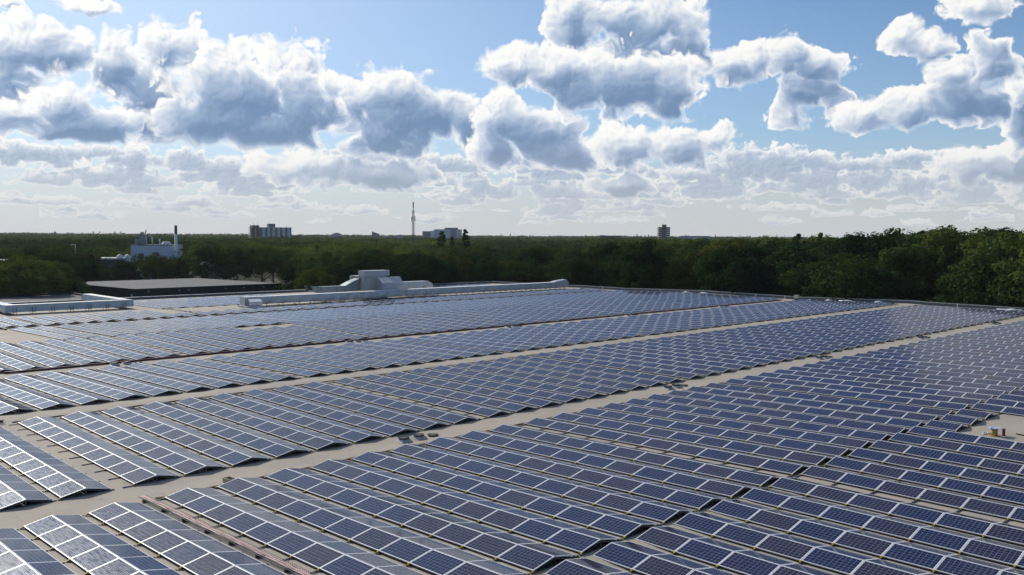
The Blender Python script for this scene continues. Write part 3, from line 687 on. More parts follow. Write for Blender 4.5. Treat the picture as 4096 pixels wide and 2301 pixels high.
for k in range(7):
    yy = 1.0+k*2.55; mb = MB()
    mb.bar((.12, yy, 0), (.12, yy, .95), .05); mb.bar((.12, yy+.42, 0), (.12, yy+.42, .95), .05); mb.bar((.12, yy, .3), (.12, yy+.42, .3), .04); mb.bar((-1.6, yy+.2, .3), (.12, yy+.2, .3), .05); mb.bar((-1.6, yy+.2, 0), (-1.6, yy+.2, .3), .05); mb.box((.0, yy-.35, -.02), (.3, yy+.75, .03))
    mb.build('duct_support', M_TREADS, t)

# cable drum in the open patch of roof
cx_, cy_ = 20.3, 50.85; z_ = roof_z(cx_, cy_)
M_WOOD = nmat('drum_wood', (.50, .31, .11), (.36, .21, .075), 3.0, .7, 5, 0, .2, stretch=(1, 1, 6))
t = thing('cable_drum', 'wooden cable drum with a blue and white top standing on bare roof', 'cable drum', (cx_, cy_, z_))
mb = MB(); mb.lathe([(.02, .0), (.30, .0), (.30, .035), (.02, .035)], 28); mb.build('bottom_flange', M_WOOD, t)
mb = MB(); mb.smooth = True; mb.lathe([(.165, .034), (.165, .40)], 24); mb.build('core', M_WOOD, t)
m = nmat('blue_white_top', (.62, .66, .70), (.10, .20, .42), 5.0, .5, 2)
mb = MB(); mb.lathe([(.02, .40), (.30, .40), (.30, .432), (.02, .432)], 28); mb.build('top_flange', m, t)
t = thing('red_cable_reel', 'small dark red reel standing behind the wooden cable drum', 'reel', (cx_+.33, cy_+.42, roof_z(cx_+.33, cy_+.42)))
mb = MB(); mb.lathe([(.10, 0), (.10, .03), (.075, .03), (.075, .33), (.10, .33), (.10, .36)], 16); mb.build('reel_body', mat('dark_red', (.16, .012, .02), .5), t)
mb = MB(); rng = random.Random(5)
for k in range(9):
    c = Vector((rng.uniform(-.12, .12), rng.uniform(-.1, .1), .05+rng.uniform(0, .06))); s_ = rng.uniform(.05, .09); ring = []
    top = mb.vert(c+Vector((0, 0, s_))); 
    for j in range(6): ring.append(mb.vert(c+Vector((math.cos(j*1.047)*s_*rng.uniform(.7, 1.3), math.sin(j*1.047)*s_*rng.uniform(.7, 1.3), -.03-rng.uniform(0, .02)))))
    for j in range(6): mb.face((ring[j], ring[(j+1) % 6], top))
tag(mb.build('plastic_wrap', mat('clear_film', (.62, .63, .64), .25), None, (cx_-.36, cy_+.02, roof_z(cx_-.36, cy_))), 'crumpled white plastic wrap lying against the foot of the cable drum', 'plastic wrap')
mb = MB(); rng = random.Random(8)
pth = [(.0+k*.06, .05*math.sin(k*1.7), .03+.015*math.sin(k*2.3)) for k in range(12)]
mb.tube(pth, .03, 6); mb.tube([(p[0]+.02, -p[1]*.8, p[2]) for p in pth], .025, 6)
tag(mb.build('coiled_strap', M_BLACK, None, (21.0, 52.05, roof_z(21.3, 52.05))), 'loose black strap lying on bare roof right of the cable drum', 'strap')

# roof drains along two walkways
def drain(kerb):
    parts = []
    if kerb:
        mb = MB(); i = [mb.vert(p) for p in ((-.36,-.36,0),(.36,-.36,0),(.36,.36,0),(-.36,.36,0),(-.24,-.24,.15),(.24,-.24,.15),(.24,.24,.15),(-.24,.24,.15))]
        for q in ((4,5,6,7),(0,1,5,4),(1,2,6,5),(2,3,7,6),(3,0,4,7)): mb.face([i[k] for k in q])
        parts.append(('kerb', mb.mesh('kerb', [M_KERB])))
    mb = MB(); z0 = .152 if kerb else .0
    mb.lathe([(.02, z0), (.29, z0), (.30, z0+.03), (.24, z0+.06), (.02, z0+.065)], 22)
    for k in range(18):
        a = 2*math.pi*k/18; c, s_ = math.cos(a), math.sin(a)
        mb.box((-.012, .24, z0+.05), (.012, .30, z0+.085), Matrix.Rotation(a, 4, 'Z'))
    parts.append(('leaf_guard', mb.mesh('leaf_guard', [M_BLACK])))
    return parts
M_KERB = nmat('kerb_felt', (.50, .48, .44), (.42, .40, .37), 2.0, .7)
DR = {True: drain(True), False: drain(False)}
for (wx, y0, wname, n0) in ((-1.68, 28.45, 'near walkway', 0), (-41.6, 28.2, 'third walkway', 0)):
    for gi, yy in enumerate((28.45, 52.2, 75.2, 98.6, 122.4)):
        for k in range(3):
            x = wx-.0*gi; y = yy+(y0-28.45)+k*1.0; z = roof_z(x, y)
            if not in_view((x, y, z)): continue
            place = ('nearest', 'middle', 'farthest')[k]
            t = thing('roof_drain', '%s drain cover of the %s group of three on the %s' % ('raised ' + place if k < 2 else 'flat ' + place, ordinal(gi+1), wname), 'roof drain', (x, y, z+.004), random.uniform(-.1, .1), 'roof drains along the walkways')
            for nm, me in DR[k < 2]: link(nm, me, t)

# wooden trough beside the first walkway
t = thing('wooden_trough', 'small open wooden box at the edge of the near walkway', 'box', (-.62, 18.05, roof_z(-.6)), .12)
mb = MB(); mb.box((-.30, -.17, 0), (.30, .17, .03)); mb.box((-.30, -.17, .031), (.30, -.14, .19)); mb.box((-.30, .14, .031), (.30, .17, .19)); mb.box((-.30, -.139, .031), (-.27, .139, .19)); mb.box((.27, -.139, .031), (.30, .139, .19))
mb.build('box_body', nmat('pale_wood', (.46, .40, .27), (.36, .30, .19), 4.0, .7), t)

# cable trays with red cables
def tray(label, x0, x1, y, posts):
    z0, z1 = roof_z(x0)+.14, roof_z(x1)+.14
    t = thing('cable_tray', label, 'cable tray', (x0, y, roof_z(x0)))
    def pt(x, dy, dz): return (x-x0, dy, z0-roof_z(x0)+(z1-z0)*(x-x0)/(x1-x0)+dz)
    mb = MB()
    for dy in (-.15, .15):
        mb.bar(pt(x0, dy, .07), pt(x1, dy, .07), .012); mb.bar(pt(x0, dy, 0), pt(x1, dy, 0), .012)
        k = 0
        while x0+k*.12 < x1: x = x0+k*.12; mb.bar(pt(x, dy, 0), pt(x, dy, .07), .01); k += 1
    k = 0
    while x0+k*.12 < x1: x = x0+k*.12; mb.bar(pt(x, -.15, 0), pt(x, .15, 0), .01); k += 1
    mb.build('tray_mesh', mat('tray_wire', (.30, .30, .30), .4, .6), t)
    rng = random.Random(int(y*10))
    for j in range(5):
        dy = -.09+.045*j; path = [pt(x0+(x1-x0)*q/40, dy+rng.uniform(-.015, .015), .028+rng.uniform(0, .02)) for q in range(41)]
        mb = MB(); mb.tube(path, .014, 6); mb.build('cable', M_RED if j % 3 else mat('pink_cable', (.62, .40, .38), .5), t)
    for k in range(posts):
        x = x0+.4+(x1-x0-.8)*k/max(1, posts-1); mb = MB(); p = pt(x, 0, 0)
        mb.box((p[0]-.05, -.16, p[2]-.14), (p[0]+.05, .16, p[2]-.012)); mb.build('tray_foot', M_BLACK, t)
    return t
tray('wire cable tray with red cables between two rows of the right-hand block', -.6, 17.0, 14.22, 10)
tray('short wire tray with red cables at the left end of the near rows', -28.0, -20.2, 14.1, 5)
tray('thin cable tray crossing the bare strip towards the far left block', -99.2, -87.5, 56.6, 8)
tray('wire tray with red cables beside the empty roof patch at left', -86.0, -79.9, 30.0, 4)
# cables lying along the row ends
def ground_cable(label, x, y0, y1, r, m_, n_=2, wob=.05, dz=.0):
    t = thing('cable_bundle', label, 'cables', (x, y0, roof_z(x)))
    rng = random.Random(int(abs(x)*7))
    for j in range(n_):
        path = []; k = 0
        while y0+k*.8 < y1:
            y = y0+k*.8; path.append((j*r*1.8+rng.uniform(-wob, wob)-.12*abs(math.sin(y*1.37)), y-y0, roof_z(x)-roof_z(x)+r+.01+dz+rng.uniform(0, .01))); k += 1
        mb = MB(); mb.tube(path, r, 6); mb.build('cable', m_, t)
ground_cable('thin maroon cables running along the row ends right of the near walkway', -.18, 14.6, 110, .03, M_MAROON, 3)
ground_cable('thick dark maroon cable bundle along the row ends left of the third walkway', -42.45, 20, 143, .075, M_MAROON, 2, .02)
ground_cable('thin dark cables along the row ends beside the second walkway', -20.05, 14.6, 110, .025, M_MAROON, 2)
ground_cable('dark cable bundle along the short row ends left of the fourth walkway', -82.2, 28, 143, .06, M_MAROON, 2, .02)

# litter by the far edge
def lump(label, name, loc, size, m_, seed, cat):
    rng = random.Random(seed); bm = bmesh.new(); bmesh.ops.create_icosphere(bm, subdivisions=3, radius=1)
    from mathutils import noise as mn
    for v in bm.verts:
        d = .75+.5*mn.noise(v.co*1.7+Vector((seed, 0, 0))); v.co = Vector((v.co.x*size[0]*d, v.co.y*size[1]*d, max(0, v.co.z*d+.25)*size[2]))
    me = bpy.data.meshes.new(name); bm.to_mesh(me); bm.free(); me.materials.append(m_)
    for p in me.polygons: p.use_smooth = True
    ob = bpy.data.objects.new(name, me); COL.objects.link(ob); ob.location = loc; return tag(ob, label, cat)
M_SACK = nmat('white_sack', (.62, .63, .64), (.45, .46, .48), 3.0, .6)
for k, (x, y, sx, sy, dark) in enumerate(((-37.6, 144.6, .9, .5, 1), (-34.6, 144.8, .8, .5, 0), (-31.6, 145.2, 1.5, .6, 0), (-29.9, 145.3, .8, .5, 1), (-26.2, 145.6, .9, .5, 0), (-63.6, 144.9, 1.3, .6, 0), (-59.8, 145.0, 1.2, .6, 0), (-6.5, 145.8, 2.2, .6, 0))):
    names = ('crumpled dark sheet, nearest the square box by the far roof edge', 'small white sack, second from the square box by the far roof edge', 'long white sheet folded by the far roof edge right of the sack', 'black bundle at the right end of the folded white sheet', 'small pale bundle at the end of the second walkway', 'left heap of white plastic by the far roof edge', 'right heap of white plastic by the far roof edge', 'long pale tarpaulin by the far roof edge at right')
    lump(names[k], 'dark_bundle' if dark else 'plastic_heap', (x, y, roof_z(x)), (sx, sy, .35), M_BLACK if dark else M_SACK, k*3+1, 'bundle')
t = thing('junction_box', 'small cream box on a post by the far roof edge', 'box', (-40.0, 143.8, roof_z(-40)))
mb = MB(); mb.box((-.35, -.25, .45), (.35, .25, 1.05)); mb.build('box_body', mat('cream_paint', (.55, .50, .40), .6), t)
mb = MB(); mb.box((-.28, -.2, 0), (.28, .2, .44)); mb.build('base', M_BLACK, t)
for k, (x, w_) in enumerate(((-85.5, 'near the end of the long duct'), (-70.5, 'left of the white heaps'), (-49.0, 'above the third walkway'), (-43.2, 'at the end of the third walkway'), (-14.0, 'right of the second walkway'))):
    t = thing('vent_pipe', 'thin pale vent pipe by the far roof edge %s' % w_, 'vent pipe', (x, 145.6, roof_z(x)), 0, 'vent pipes along the far roof edge')
    mb = MB(); mb.tube([(0, 0, 0), (0, 0, .55)], .05, 8); mb.build('pipe', M_WHITE, t)
    mb = MB(); mb.lathe([(.02, .56), (.11, .56), (.02, .66)], 10); mb.build('rain_cap', M_WHITE, t)

# ------------------------------------------------------------------ ground and neighbours
mb = MB(); S = 9000
mb.poly([(-S, -2000, GROUND), (3000, -2000, GROUND), (3000, S, GROUND), (-S, S, GROUND)])
tag(mb.build('ground', nmat('forest_floor', (.035, .045, .018), (.06, .055, .03), .05, .95, 6)), None, None, None, 'structure')
def polar(az, D, z=GROUND): return (CAM.x+D*math.sin(R(az)), CAM.y+D*math.cos(R(az)), z)
M_GRAVEL = nmat('grey_roof_felt', (.105, .105, .11), (.14, .14, .145), .35, .9, 6, 0, 0, spec=.2)
M_GRAVEL2 = nmat('dark_roof_felt', (.085, .085, .09), (.12, .12, .125), .4, .9, 6, 0, 0, spec=.2)
# low hall behind the left roof edge
t = thing('low_hall', 'low grey flat-roofed hall behind the left roof edge', 'building', (-147, 41, GROUND))
hx, hy, ht = 23.5, 25.5, 6.4
mb = MB(); mb.box((-hx, -hy, 0), (hx, hy, ht)); mb.build('wall', M_DARKWALL, t)
mb = MB(); mb.box((-hx+.3, -hy+.3, ht+.002), (hx-.3, hy-.3, ht+.06)); mb.build('roof', M_GRAVEL2, t)
mb = MB(); mb.box((-hx, -hy, ht+.004), (-hx+.28, hy, ht+.42)); mb.box((-hx+.29, hy-.28, ht+.004), (hx, hy, ht+.42)); mb.build('coping', M_DARKWALL, t)
t2 = thing('vent_cowl', 'pale folded-metal vent cowl on the low hall at the left frame edge', 'cowl', (-137.5, 40.6, GROUND+ht+.07))
mb = MB(); pr = [(-1.3, 0), (1.3, 0), (1.3, 1.1), (.2, 2.0), (-.9, 1.6), (-1.3, .6)]
a = [mb.vert((-1.2, y, z)) for y, z in pr]; b = [mb.vert((1.2, y, z)) for y, z in pr]; mb.face(a[::-1]); mb.face(b)
for k in range(6): mb.face((a[k], a[(k+1) % 6], b[(k+1) % 6], b[k]))
mb.build('cowl_body', M_DUCTP, t2); mb = MB(); mb.box((-1.4, -1.5, -.05), (1.4, 1.5, .04)); mb.build('cowl_base', M_TREADS, t2)
# black hall
t = thing('black_hall', 'large black-clad hall with a wide grey flat roof behind the roof edge', 'building', (-170, 80, GROUND))
T_ = 7.0
pl = [(0, 0), (-1.2, 38.4), (-39.5, 33.3), (-38.6, -3.6)]
mb = MB(); mb.prism(pl, 0, T_); mb.build('wall', M_DARKWALL, t)
mb = MB(); c0 = Vector((-20, 17)); mb.prism([tuple(c0+(Vector(p)-c0)*.985) for p in pl], T_+.003, T_+.05); mb.build('roof', M_GRAVEL, t)
mb = MB()
for a, b in zip(pl, pl[1:]+pl[:1]): mb.bar((*a, T_+.03), (*b, T_+.03), .18, .10)
mb.build('coping', M_TREADS, t)
for k, yy in enumerate((3.2, 10.6, 13, 22.5, 27.5, 33, 36.5)):
    mb = MB(); mb.box((.02-yy*.031, yy-.18, T_-.72), (.2-yy*.031, yy+.18, T_-.6)); mb.build('wall_lamp', M_WHITE, t)
for k, yy in enumerate((8.0, 15.5, 30.0, 35.0)):
    mb = MB(); mb.box((.015-yy*.031, yy-.5, 2), (.06-yy*.031, yy+.5, T_-.25)); mb.build('dark_panel', mat('brown_panel', (.022, .016, .014), .5), t)
mb = MB(); mb.box((-1.7, -.22, 2.8), (-1.1, -.06, T_-1.2)); mb.build('white_door', M_WHITE, t)
for k, (fx, fy) in enumerate(((-36, 8), (-38.2, 20), (-37.9, 29))):
    pass

# ---- distant buildings, facing the camera: local x to the right, y away, z up
def far_thing(name, label, cat, az, D, group=None, turn=0.0):
    return thing(name, label, cat, polar(az, D), -R(az)+turn, group)
def banded(t, x0, x1, y0, z0, z1, floors, m_, wcol, frac=.5, nm='window_band'):
    fh = (z1-z0)/floors
    for k in range(floors):
        mb = MB(); mb.box((x0, y0-.25, z0+fh*(k+.5-frac/2)), (x1, y0-.02, z0+fh*(k+.5+frac/2))); mb.build(nm, m_, t)
M_BRICK = nmat('dark_brick', (.105, .055, .05), (.14, .075, .065), .3, .85)
M_GREYB = nmat('grey_render', (.30, .32, .35), (.36, .38, .40), .2, .8)
M_PALEB = nmat('pale_render', (.60, .64, .68), (.68, .70, .72), .2, .8)
M_GLASSB = mat('dark_window', (.035, .05, .065), .2)
M_BALC = mat('pale_teal_balcony', (.48, .58, .58), .6)
M_BLUEG = mat('blue_glass', (.06, .12, .22), .15)
M_SLAB = mat('pale_slab', (.55, .56, .55), .7)
# slab block of flats
t = far_thing('apartment_block', 'long block of flats with pale balconies and a brick stair end', 'apartment block', -60.75, 1150, None, R(16))
H0 = 27.2
mb = MB(); mb.box((-16.5, 0, 0), (24.5, 12, H0)); mb.build('wall', nmat('slate_render', (.10, .11, .13), (.14, .15, .17), .3, .8), t)
mb = MB(); mb.box((-24.8, -1.0, 0), (-16.52, 11.5, 30.2)); e_ = mb.build('brick_end', M_BRICK, t)
for k in range(9):
    mb = MB(); mb.box((-21.6, -1.12, 4+k*2.9), (-20.2, -1.01, 5.3+k*2.9)); mb.build('window', M_SLAB, e_)
    mb = MB(); mb.box((-27.2, 1.5, 3+k*2.9), (-24.82, 9, 4.1+k*2.9)); mb.build('balcony', M_BALC, e_)
for f in range(9):
    zf = 1.6+f*2.9
    mb = MB(); mb.box((-16.4, -.32, zf-.3), (24.4, -.02, zf)); mb.build('floor_slab', M_BALC, t)
    for b_ in range(6):
        xx = -12.4+b_*6.3
        mb = MB(); mb.box((xx, -1.5, zf+.02), (xx+3.4, -.34, zf+1.1)); mb.build('balcony', M_BALC, t)
        mb = MB(); mb.box((xx+.2, -.12, zf+1.2), (xx+3.2, -.03, zf+2.4)); mb.build('window', M_PALEB, t)
mb = MB(); mb.box((-17.2, -1.2, H0+.01), (25.0, 12.4, H0+.7)); mb.build('roof', M_SLAB, t)
mb = MB(); mb.box((-3.8, 2, H0+.72), (4.6, 10, 32.4)); mb.build('lift_house', nmat('blue_grey', (.12, .14, .18), (.16, .18, .22), .3), t)
for xx, hh in ((-22.2, 34), (-16.9, 34.2), (19.6, 32.2)):
    mb = MB(); mb.tube([(xx, 4, H0), (xx, 4, hh)], .14, 6); mb.build('antenna', M_TREADS, t)
# factory
t = far_thing('factory_building', 'windowless white factory with machines on its roof left of the tall flue', 'factory', -67.6, 330, None, R(-8))
W_ = 7.6
m_fac = nmat('ribbed_white_sheet', (.55, .60, .68), (.50, .55, .63), .6, .6)
mb = MB(); mb.box((-W_, 0, 0), (W_, 14, 15.6)); mb.build('wall', m_fac, t)
mb = MB(); mb.box((-W_-.1, -.1, 15.61), (W_+.1, 14.1, 15.8)); mb.build('roof', M_GRAVEL, t)
mb = MB(); mb.box((-5.2, -.12, 11.2), (-3.5, -.01, 12.9)); mb.build('window', M_GLASSB, t)
mb = MB()
for xx in [-W_+k*1.2 for k in range(16)]: mb.bar((xx, .2, 15.8), (xx, .2, 17.0), .05)
for zz in (16.4, 17.0): mb.bar((-W_, .2, zz), (W_, .2, zz), .05)
mb.build('roof_railing', M_TREADS, t)
mb = MB(); mb.box((-5.5, 3, 15.82), (-3.2, 6, 18.8)); mb.box((-6.8, 3.2, 15.82), (-5.6, 5, 17.6)); mb.box((-5.0, 3.4, 18.81), (-4.0, 5, 20.2)); mb.bar((-3.8, 4, 18.8), (-3.1, 4, 21.0), .3); mb.build('roof_machine', nmat('machine_grey', (.20, .20, .20), (.36, .36, .36), 1.2, .6), t)
for xx, hh in ((-.9, 18.3), (1.5, 17.9)):
    mb = MB(); mb.tube([(xx, 2, 15.82), (xx, 2, hh)], .22, 8); mb.build('stub_flue', M_PALEB, t)
mb = MB(); mb.lathe([(.02, 15.82), (1.6, 15.82), (1.7, 16.2), (1.0, 16.9), (.02, 17.0)], 14, (3.4, 4, 0)); mb.build('roof_dome', M_PALEB, t)
t = far_thing('chimney_flue', 'tall white flue with a dark upper third beside the factory', 'chimney', -66.38, 328)
mb = MB(); mb.tube([(0, 0, 0), (0, 0, 19.6)], .48, 14); mb.build('lower_shaft', M_WHITE, t)
mb = MB(); mb.tube([(0, 0, 19.62), (0, 0, 22.6)], .48, 14); mb.build('upper_shaft', nmat('soot_grey', (.11, .10, .11), (.15, .14, .15), 1.0), t)
mb = MB(); mb.box((-1.5, -.1, 9.7), (-.47, .1, 9.95)); mb.build('bracket', M_TREADS, t)
# lattice mast
t = far_thing('lattice_mast', 'tall lattice telecom mast rising from the wood', 'mast', -51.965, 420)
mb = MB(); r0, r1, Hm = 1.0, .55, 31.6
def mp(j, z): q = r0+(r1-r0)*z/Hm; a = 2*math.pi*j/3+.4; return (q*math.cos(a), q*math.sin(a), z)
for j in range(3): mb.bar(mp(j, 0), mp(j, Hm), .11)
k = 0
while k*1.3 < Hm-1.3:
    for j in range(3): mb.bar(mp(j, k*1.3), mp((j+1) % 3, k*1.3+1.3), .05); mb.bar(mp(j, k*1.3), mp((j+1) % 3, k*1.3), .05)
    k += 1
mb.build('lattice', mat('mast_steel', (.10, .10, .11), .5, .4), t)
mb = MB(); mb.tube([(0, 0, 2), (0, 0, Hm+1)], .18, 8); mb.build('feeder_ladder', M_TREADS, t)
mb = MB(); mb.tube([(0, 0, Hm+1.02), (0, 0, 35.3)], [.30]*2, 10); mb.build('top_antenna', M_TREADS, t)
for j, z in ((0, 27.5), (1, 27.2), (2, 27.8)):
    p = mp(j, z); mb = MB(); mb.box((p[0]*1.5-.16, p[1]*1.5-.16, z-1.1), (p[0]*1.5+.16, p[1]*1.5+.16, z+1.1)); mb.bar(p, (p[0]*1.5, p[1]*1.5, z), .1); mb.build('panel_antenna', M_TREADS, t)
# hospital
t = far_thing('hospital_building', 'wide white-banded hospital slab with lift tower right of the mast', 'hospital', -50.1, 1500, None, R(6))
mb = MB(); mb.box((-13.5, 0, 0), (33, 18, 28.9)); mb.build('wall', M_GREYB, t)
banded(t, -13, 14.5, 0, 6, 28.4, 8, M_PALEB, None, .45); banded(t, 23.5, 32.6, 0, 6, 28.4, 8, M_PALEB, None, .45)
mb = MB(); mb.box((14.6, -1.2, 0), (23.4, -.02, 31.2)); mb.build('stair_tower', nmat('mauve_grey', (.24, .23, .26), (.27, .26, .29), .3), t)
mb = MB(); mb.box((5, 3, 28.92), (27, 15, 31.8)); mb.build('plant_room', nmat('dark_grey', (.13, .14, .17), (.15, .16, .19), .3), t)
mb = MB(); mb.box((-33, -3, 0), (-20.2, 12, 25.6)); mb.build('side_wing', nmat('brown_grey', (.17, .16, .17), (.20, .19, .20), .3), t)
mb = MB(); mb.box((-20.1, -4, 0), (-13.6, 8, 26.4)); mb.build('link_block', M_PALEB, t)
# right tower
t = far_thing('tower_block', 'brown tower block with pale balconies standing alone above the right wood', 'tower block', -35.85, 1200, None, R(10))
mb = MB(); mb.box((-7.4, 0, 0), (7.4, 11, 32.0)); mb.build('wall', nmat('brown_render', (.085, .07, .07), (.11, .09, .09), .3), t)
mb = MB(); mb.box((-3.4, -2.0, 0), (2.2, -.02, 35.2)); mb.build('stair_tower', nmat('brick_brown', (.12, .085, .08), (.15, .105, .10), .4), t)
for f in range(9):
    z = 7+f*2.85
    mb = MB(); mb.box((-7.9, -1.3, z), (-3.42, -.03, z+1.15)); mb.build('balcony', M_SLAB, t)
    mb = MB(); mb.box((2.22, -1.3, z), (7.9, -.03, z+1.15)); mb.build('balcony', M_PALEB, t)
mb = MB(); mb.tube([(-2.8, 2, 32), (-2.8, 2, 37.5)], .15, 6); mb.build('antenna', M_TREADS, t)
# other far blocks
def simple(name, label, az, D, w, z1, m_, floors, band, top=None, turn=0.0, dep=12):
    t = far_thing(name, label, 'building', az, D, None, R(turn)); h_ = z1-GROUND
    mb = MB(); mb.box((-w/2, 0, 0), (w/2, dep, h_)); mb.build('wall', m_, t)
    mb = MB(); mb.box((-w/2-.3, -.3, h_+.01), (w/2+.3, dep+.3, h_+.5)); mb.build('roof', M_GREYB, t)
    banded(t, -w/2+.6, w/2-.6, 0, h_*.35, h_*.97, floors, band, None, .42)
    if top:
        mb = MB(); mb.box((top[0], 2, h_+.52), (top[1], dep-2, top[2]-GROUND)); mb.build('plant_room', M_GREYB, t)
    return t
t = far_thing('glass_tower', 'slanted blue glass office tower left of the mast', 'office tower', -54.35, 1900)
mb = MB(); a = [(-8, 25.5), (8, 20.6)]
i = [mb.vert(p) for p in ((-8,0,0),(8,0,0),(8,12,0),(-8,12,0),(-8,0,26.2),(8,0,20.4),(8,12,20.4),(-8,12,26.2))]
for q in ((0,3,2,1),(4,5,6,7),(0,1,5,4),(1,2,6,5),(2,3,7,6),(3,0,4,7)): mb.face([i[k] for k in q])
mb.build('wall', mat('slate_frame', (.10, .12, .15), .5), t)
mb = MB(); i = [mb.vert(p) for p in ((-6.6,-.15,0),(7.2,-.15,0),(7.2,-.15,18.6),(-6.6,-.15,23.2))]; mb.face(i); mb.build('glass_front', M_BLUEG, t)
simple('office_block', 'stepped brown office block on the skyline left of the glass tower', -56.8, 1600, 17, 10.8, nmat('brown_block', (.20, .18, .18), (.23, .21, .21), .3), 4, M_PALEB, (-5, 5, 13.0))
simple('office_block', 'low dark office block with white bands just left of the mast', -52.9, 1300, 15, 9.0, nmat('slate_block', (.07, .08, .11), (.09, .10, .13), .3), 4, M_PALEB, (-3, 1, 10.0))
simple('office_block', 'low pale annex left of the dark office block near the mast', -53.65, 1310, 13, 7.6, M_GREYB, 3, M_GLASSB)
simple('long_building', 'long low dark building on the skyline left of the brown tower block', -39.24, 1000, 24, 10.6, nmat('purple_brown', (.10, .08, .09), (.13, .10, .11), .3), 1, M_PALEB, (-11, -7, 11.6))
simple('row_houses', 'row of pale grey flats on the skyline right of the brown tower block', -33.9, 1200, 38, 10.8, M_GREYB, 2, M_PALEB, (-14, -9, 11.8))
simple('office_block', 'pale low block of flats behind the factory flue', -67.5, 900, 14, 6.4, M_PALEB, 3, M_GLASSB, (-6, -3.5, 8.2))
simple('office_block', 'small far block left of the block of flats', -64.8, 1500, 10, 6.4, M_PALEB, 2, M_GLASSB, (-2, 3, 7.4))
simple('low_house', 'grey low shed left of the white factory', -69.9, 300, 7, 2.6, M_GRAVEL2, 1, M_GLASSB)
simple('low_house', 'pale shed with a window strip at the left frame edge', -75.4, 262, 8, 3.2, M_PALEB, 1, M_GLASSB)
t = far_thing('storage_tanks', 'pair of white rounded tanks on a pale frame left of the factory', 'tank', -69.3, 302)
for xx in (-1.1, 1.1):
    mb = MB(); mb.smooth = True; mb.tube([(xx, 0, 9), (xx, 0, 12.4), (xx, 0, 12.9), (xx, 0, 13.2)], [1.0, 1.0, .75, .1], 14); mb.build('tank', M_WHITE, t)
mb = MB(); mb.box((-2.1, -1, 0), (2.1, 1, 8.95)); mb.build('tank_frame', M_GREYB, t)
t = far_thing('scrap_heap', 'pale heap of scrap metal between the trees right of the factory', 'scrap heap', -64.5, 302)
rng = random.Random(4); mb = MB()
for k in range(160):
    a, q = rng.uniform(0, 6.28), rng.uniform(0, 1)**.5; h_ = (1-q)*3.6
    c = Vector((q*3.2*math.cos(a), q*3*math.sin(a), 9.2+h_*rng.uniform(.5, 1))); mb.box((-rng.uniform(.2, .6), -.3, -.15), (rng.uniform(.2, .6), .3, .15), Matrix.Translation(c) @ Euler((rng.uniform(0, 3), rng.uniform(0, 3), rng.uniform(0, 3))).to_matrix().to_4x4())
mb.build('scrap', nmat('scrap_metal', (.30, .31, .33), (.50, .51, .54), 1.5, .5, 3, .4), t)
mb = MB(); mb.lathe([(.02, 0), (4.0, 0), (3.2, 9.2), (.02, 10.5)], 14); mb.build('mound', M_GREYB, t)
t = far_thing('street_lamp', 'thin white lamp post standing above the left trees', 'lamp post', -71.86, 300)
mb = MB(); mb.tube([(0, 0, 0), (0, 0, 16.1)], [.16, .09], 8); mb.build('post', M_WHITE, t); mb = MB(); mb.box((-1.2, -.14, 16.12), (.15, .14, 16.35)); mb.build('lamp_head', M_WHITE, t)
t = far_thing('church_spire', 'tiny dark church spire on the left skyline', 'church', -72.9, 1800)
mb = MB(); mb.box((-2, 0, 0), (2, 4, 15.5)); mb.build('tower', M_BRICK, t); mb = MB(); i = [mb.vert(p) for p in ((-2.1,-.1,15.52),(2.1,-.1,15.52),(2.1,4.1,15.52),(-2.1,4.1,15.52),(0,2,24))]
for q in ((0,3,2,1),(0,1,4),(1,2,4),(2,3,4),(3,0,4)): mb.face([i[k] for k in q])
mb.build('spire', M_TREADS, t)
for k, az in enumerate((-70.9, -70.56, -69.76, -69.43)):
    t = far_thing('floodlight_mast', '%s of four thin stadium floodlight masts on the left skyline' % ('leftmost', 'second from left', 'third from left', 'rightmost')[k], 'floodlight', az, 1500, 'stadium floodlight masts')
    mb = MB(); mb.tube([(0, 0, 0), (0, 0, 19.5)], .22, 6); mb.build('post', M_TREADS, t); mb = MB(); mb.box((-.8, -.2, 19.52), (.8, .2, 21.5)); mb.build('lamp_panel', M_TREADS, t)

# ------------------------------------------------------------------ trees
def leaf_mat():
    m = mat('leaves', (.04, .07, .02), .9, 0, 0); nt = m.node_tree; n = N(nt); b = nt.nodes['Principled BSDF']
    rnd = nt.nodes.new('ShaderNodeObjectInfo').outputs['Random']
    geo = nt.nodes.new('ShaderNodeNewGeometry').outputs['Position']
    f = n.m('ADD', n.m('MULTIPLY', rnd, .75), n.m('MULTIPLY', n.noise(geo, .25, 3, .6), .5), clamp=True)
    c = n.mix(n.ss(f, .2, .55), (.012, .029, .012), (.028, .052, .017)); c = n.mix(n.ss(f, .70, .95), c, (.070, .076, .018))
    c = n.mix(n.ss(n.noise(geo, .010, 3), .46, .62, 0, .75), c, (.13, .155, .035))  # yellow-green patches stand in for sunlit canopy, painted into the leaf colour
    nt.links.new(c, b.inputs['Base Color'])
    tr = nt.nodes.new('ShaderNodeBsdfTranslucent'); nt.links.new(n.mix(1.0, c, (1.1, 1.25, .5), 'MULTIPLY'), tr.inputs[0])
    mx = nt.nodes.new('ShaderNodeMixShader'); mx.inputs[0].default_value = .20
    nt.links.new(b.outputs[0], mx.inputs[1]); nt.links.new(tr.outputs[0], mx.inputs[2]); nt.links.new(mx.outputs[0], nt.nodes['Material Output'].inputs[0])
    return m
M_LEAF = leaf_mat(); M_BARK = nmat('bark', (.055, .045, .035), (.09, .075, .06), 2.0, .9)
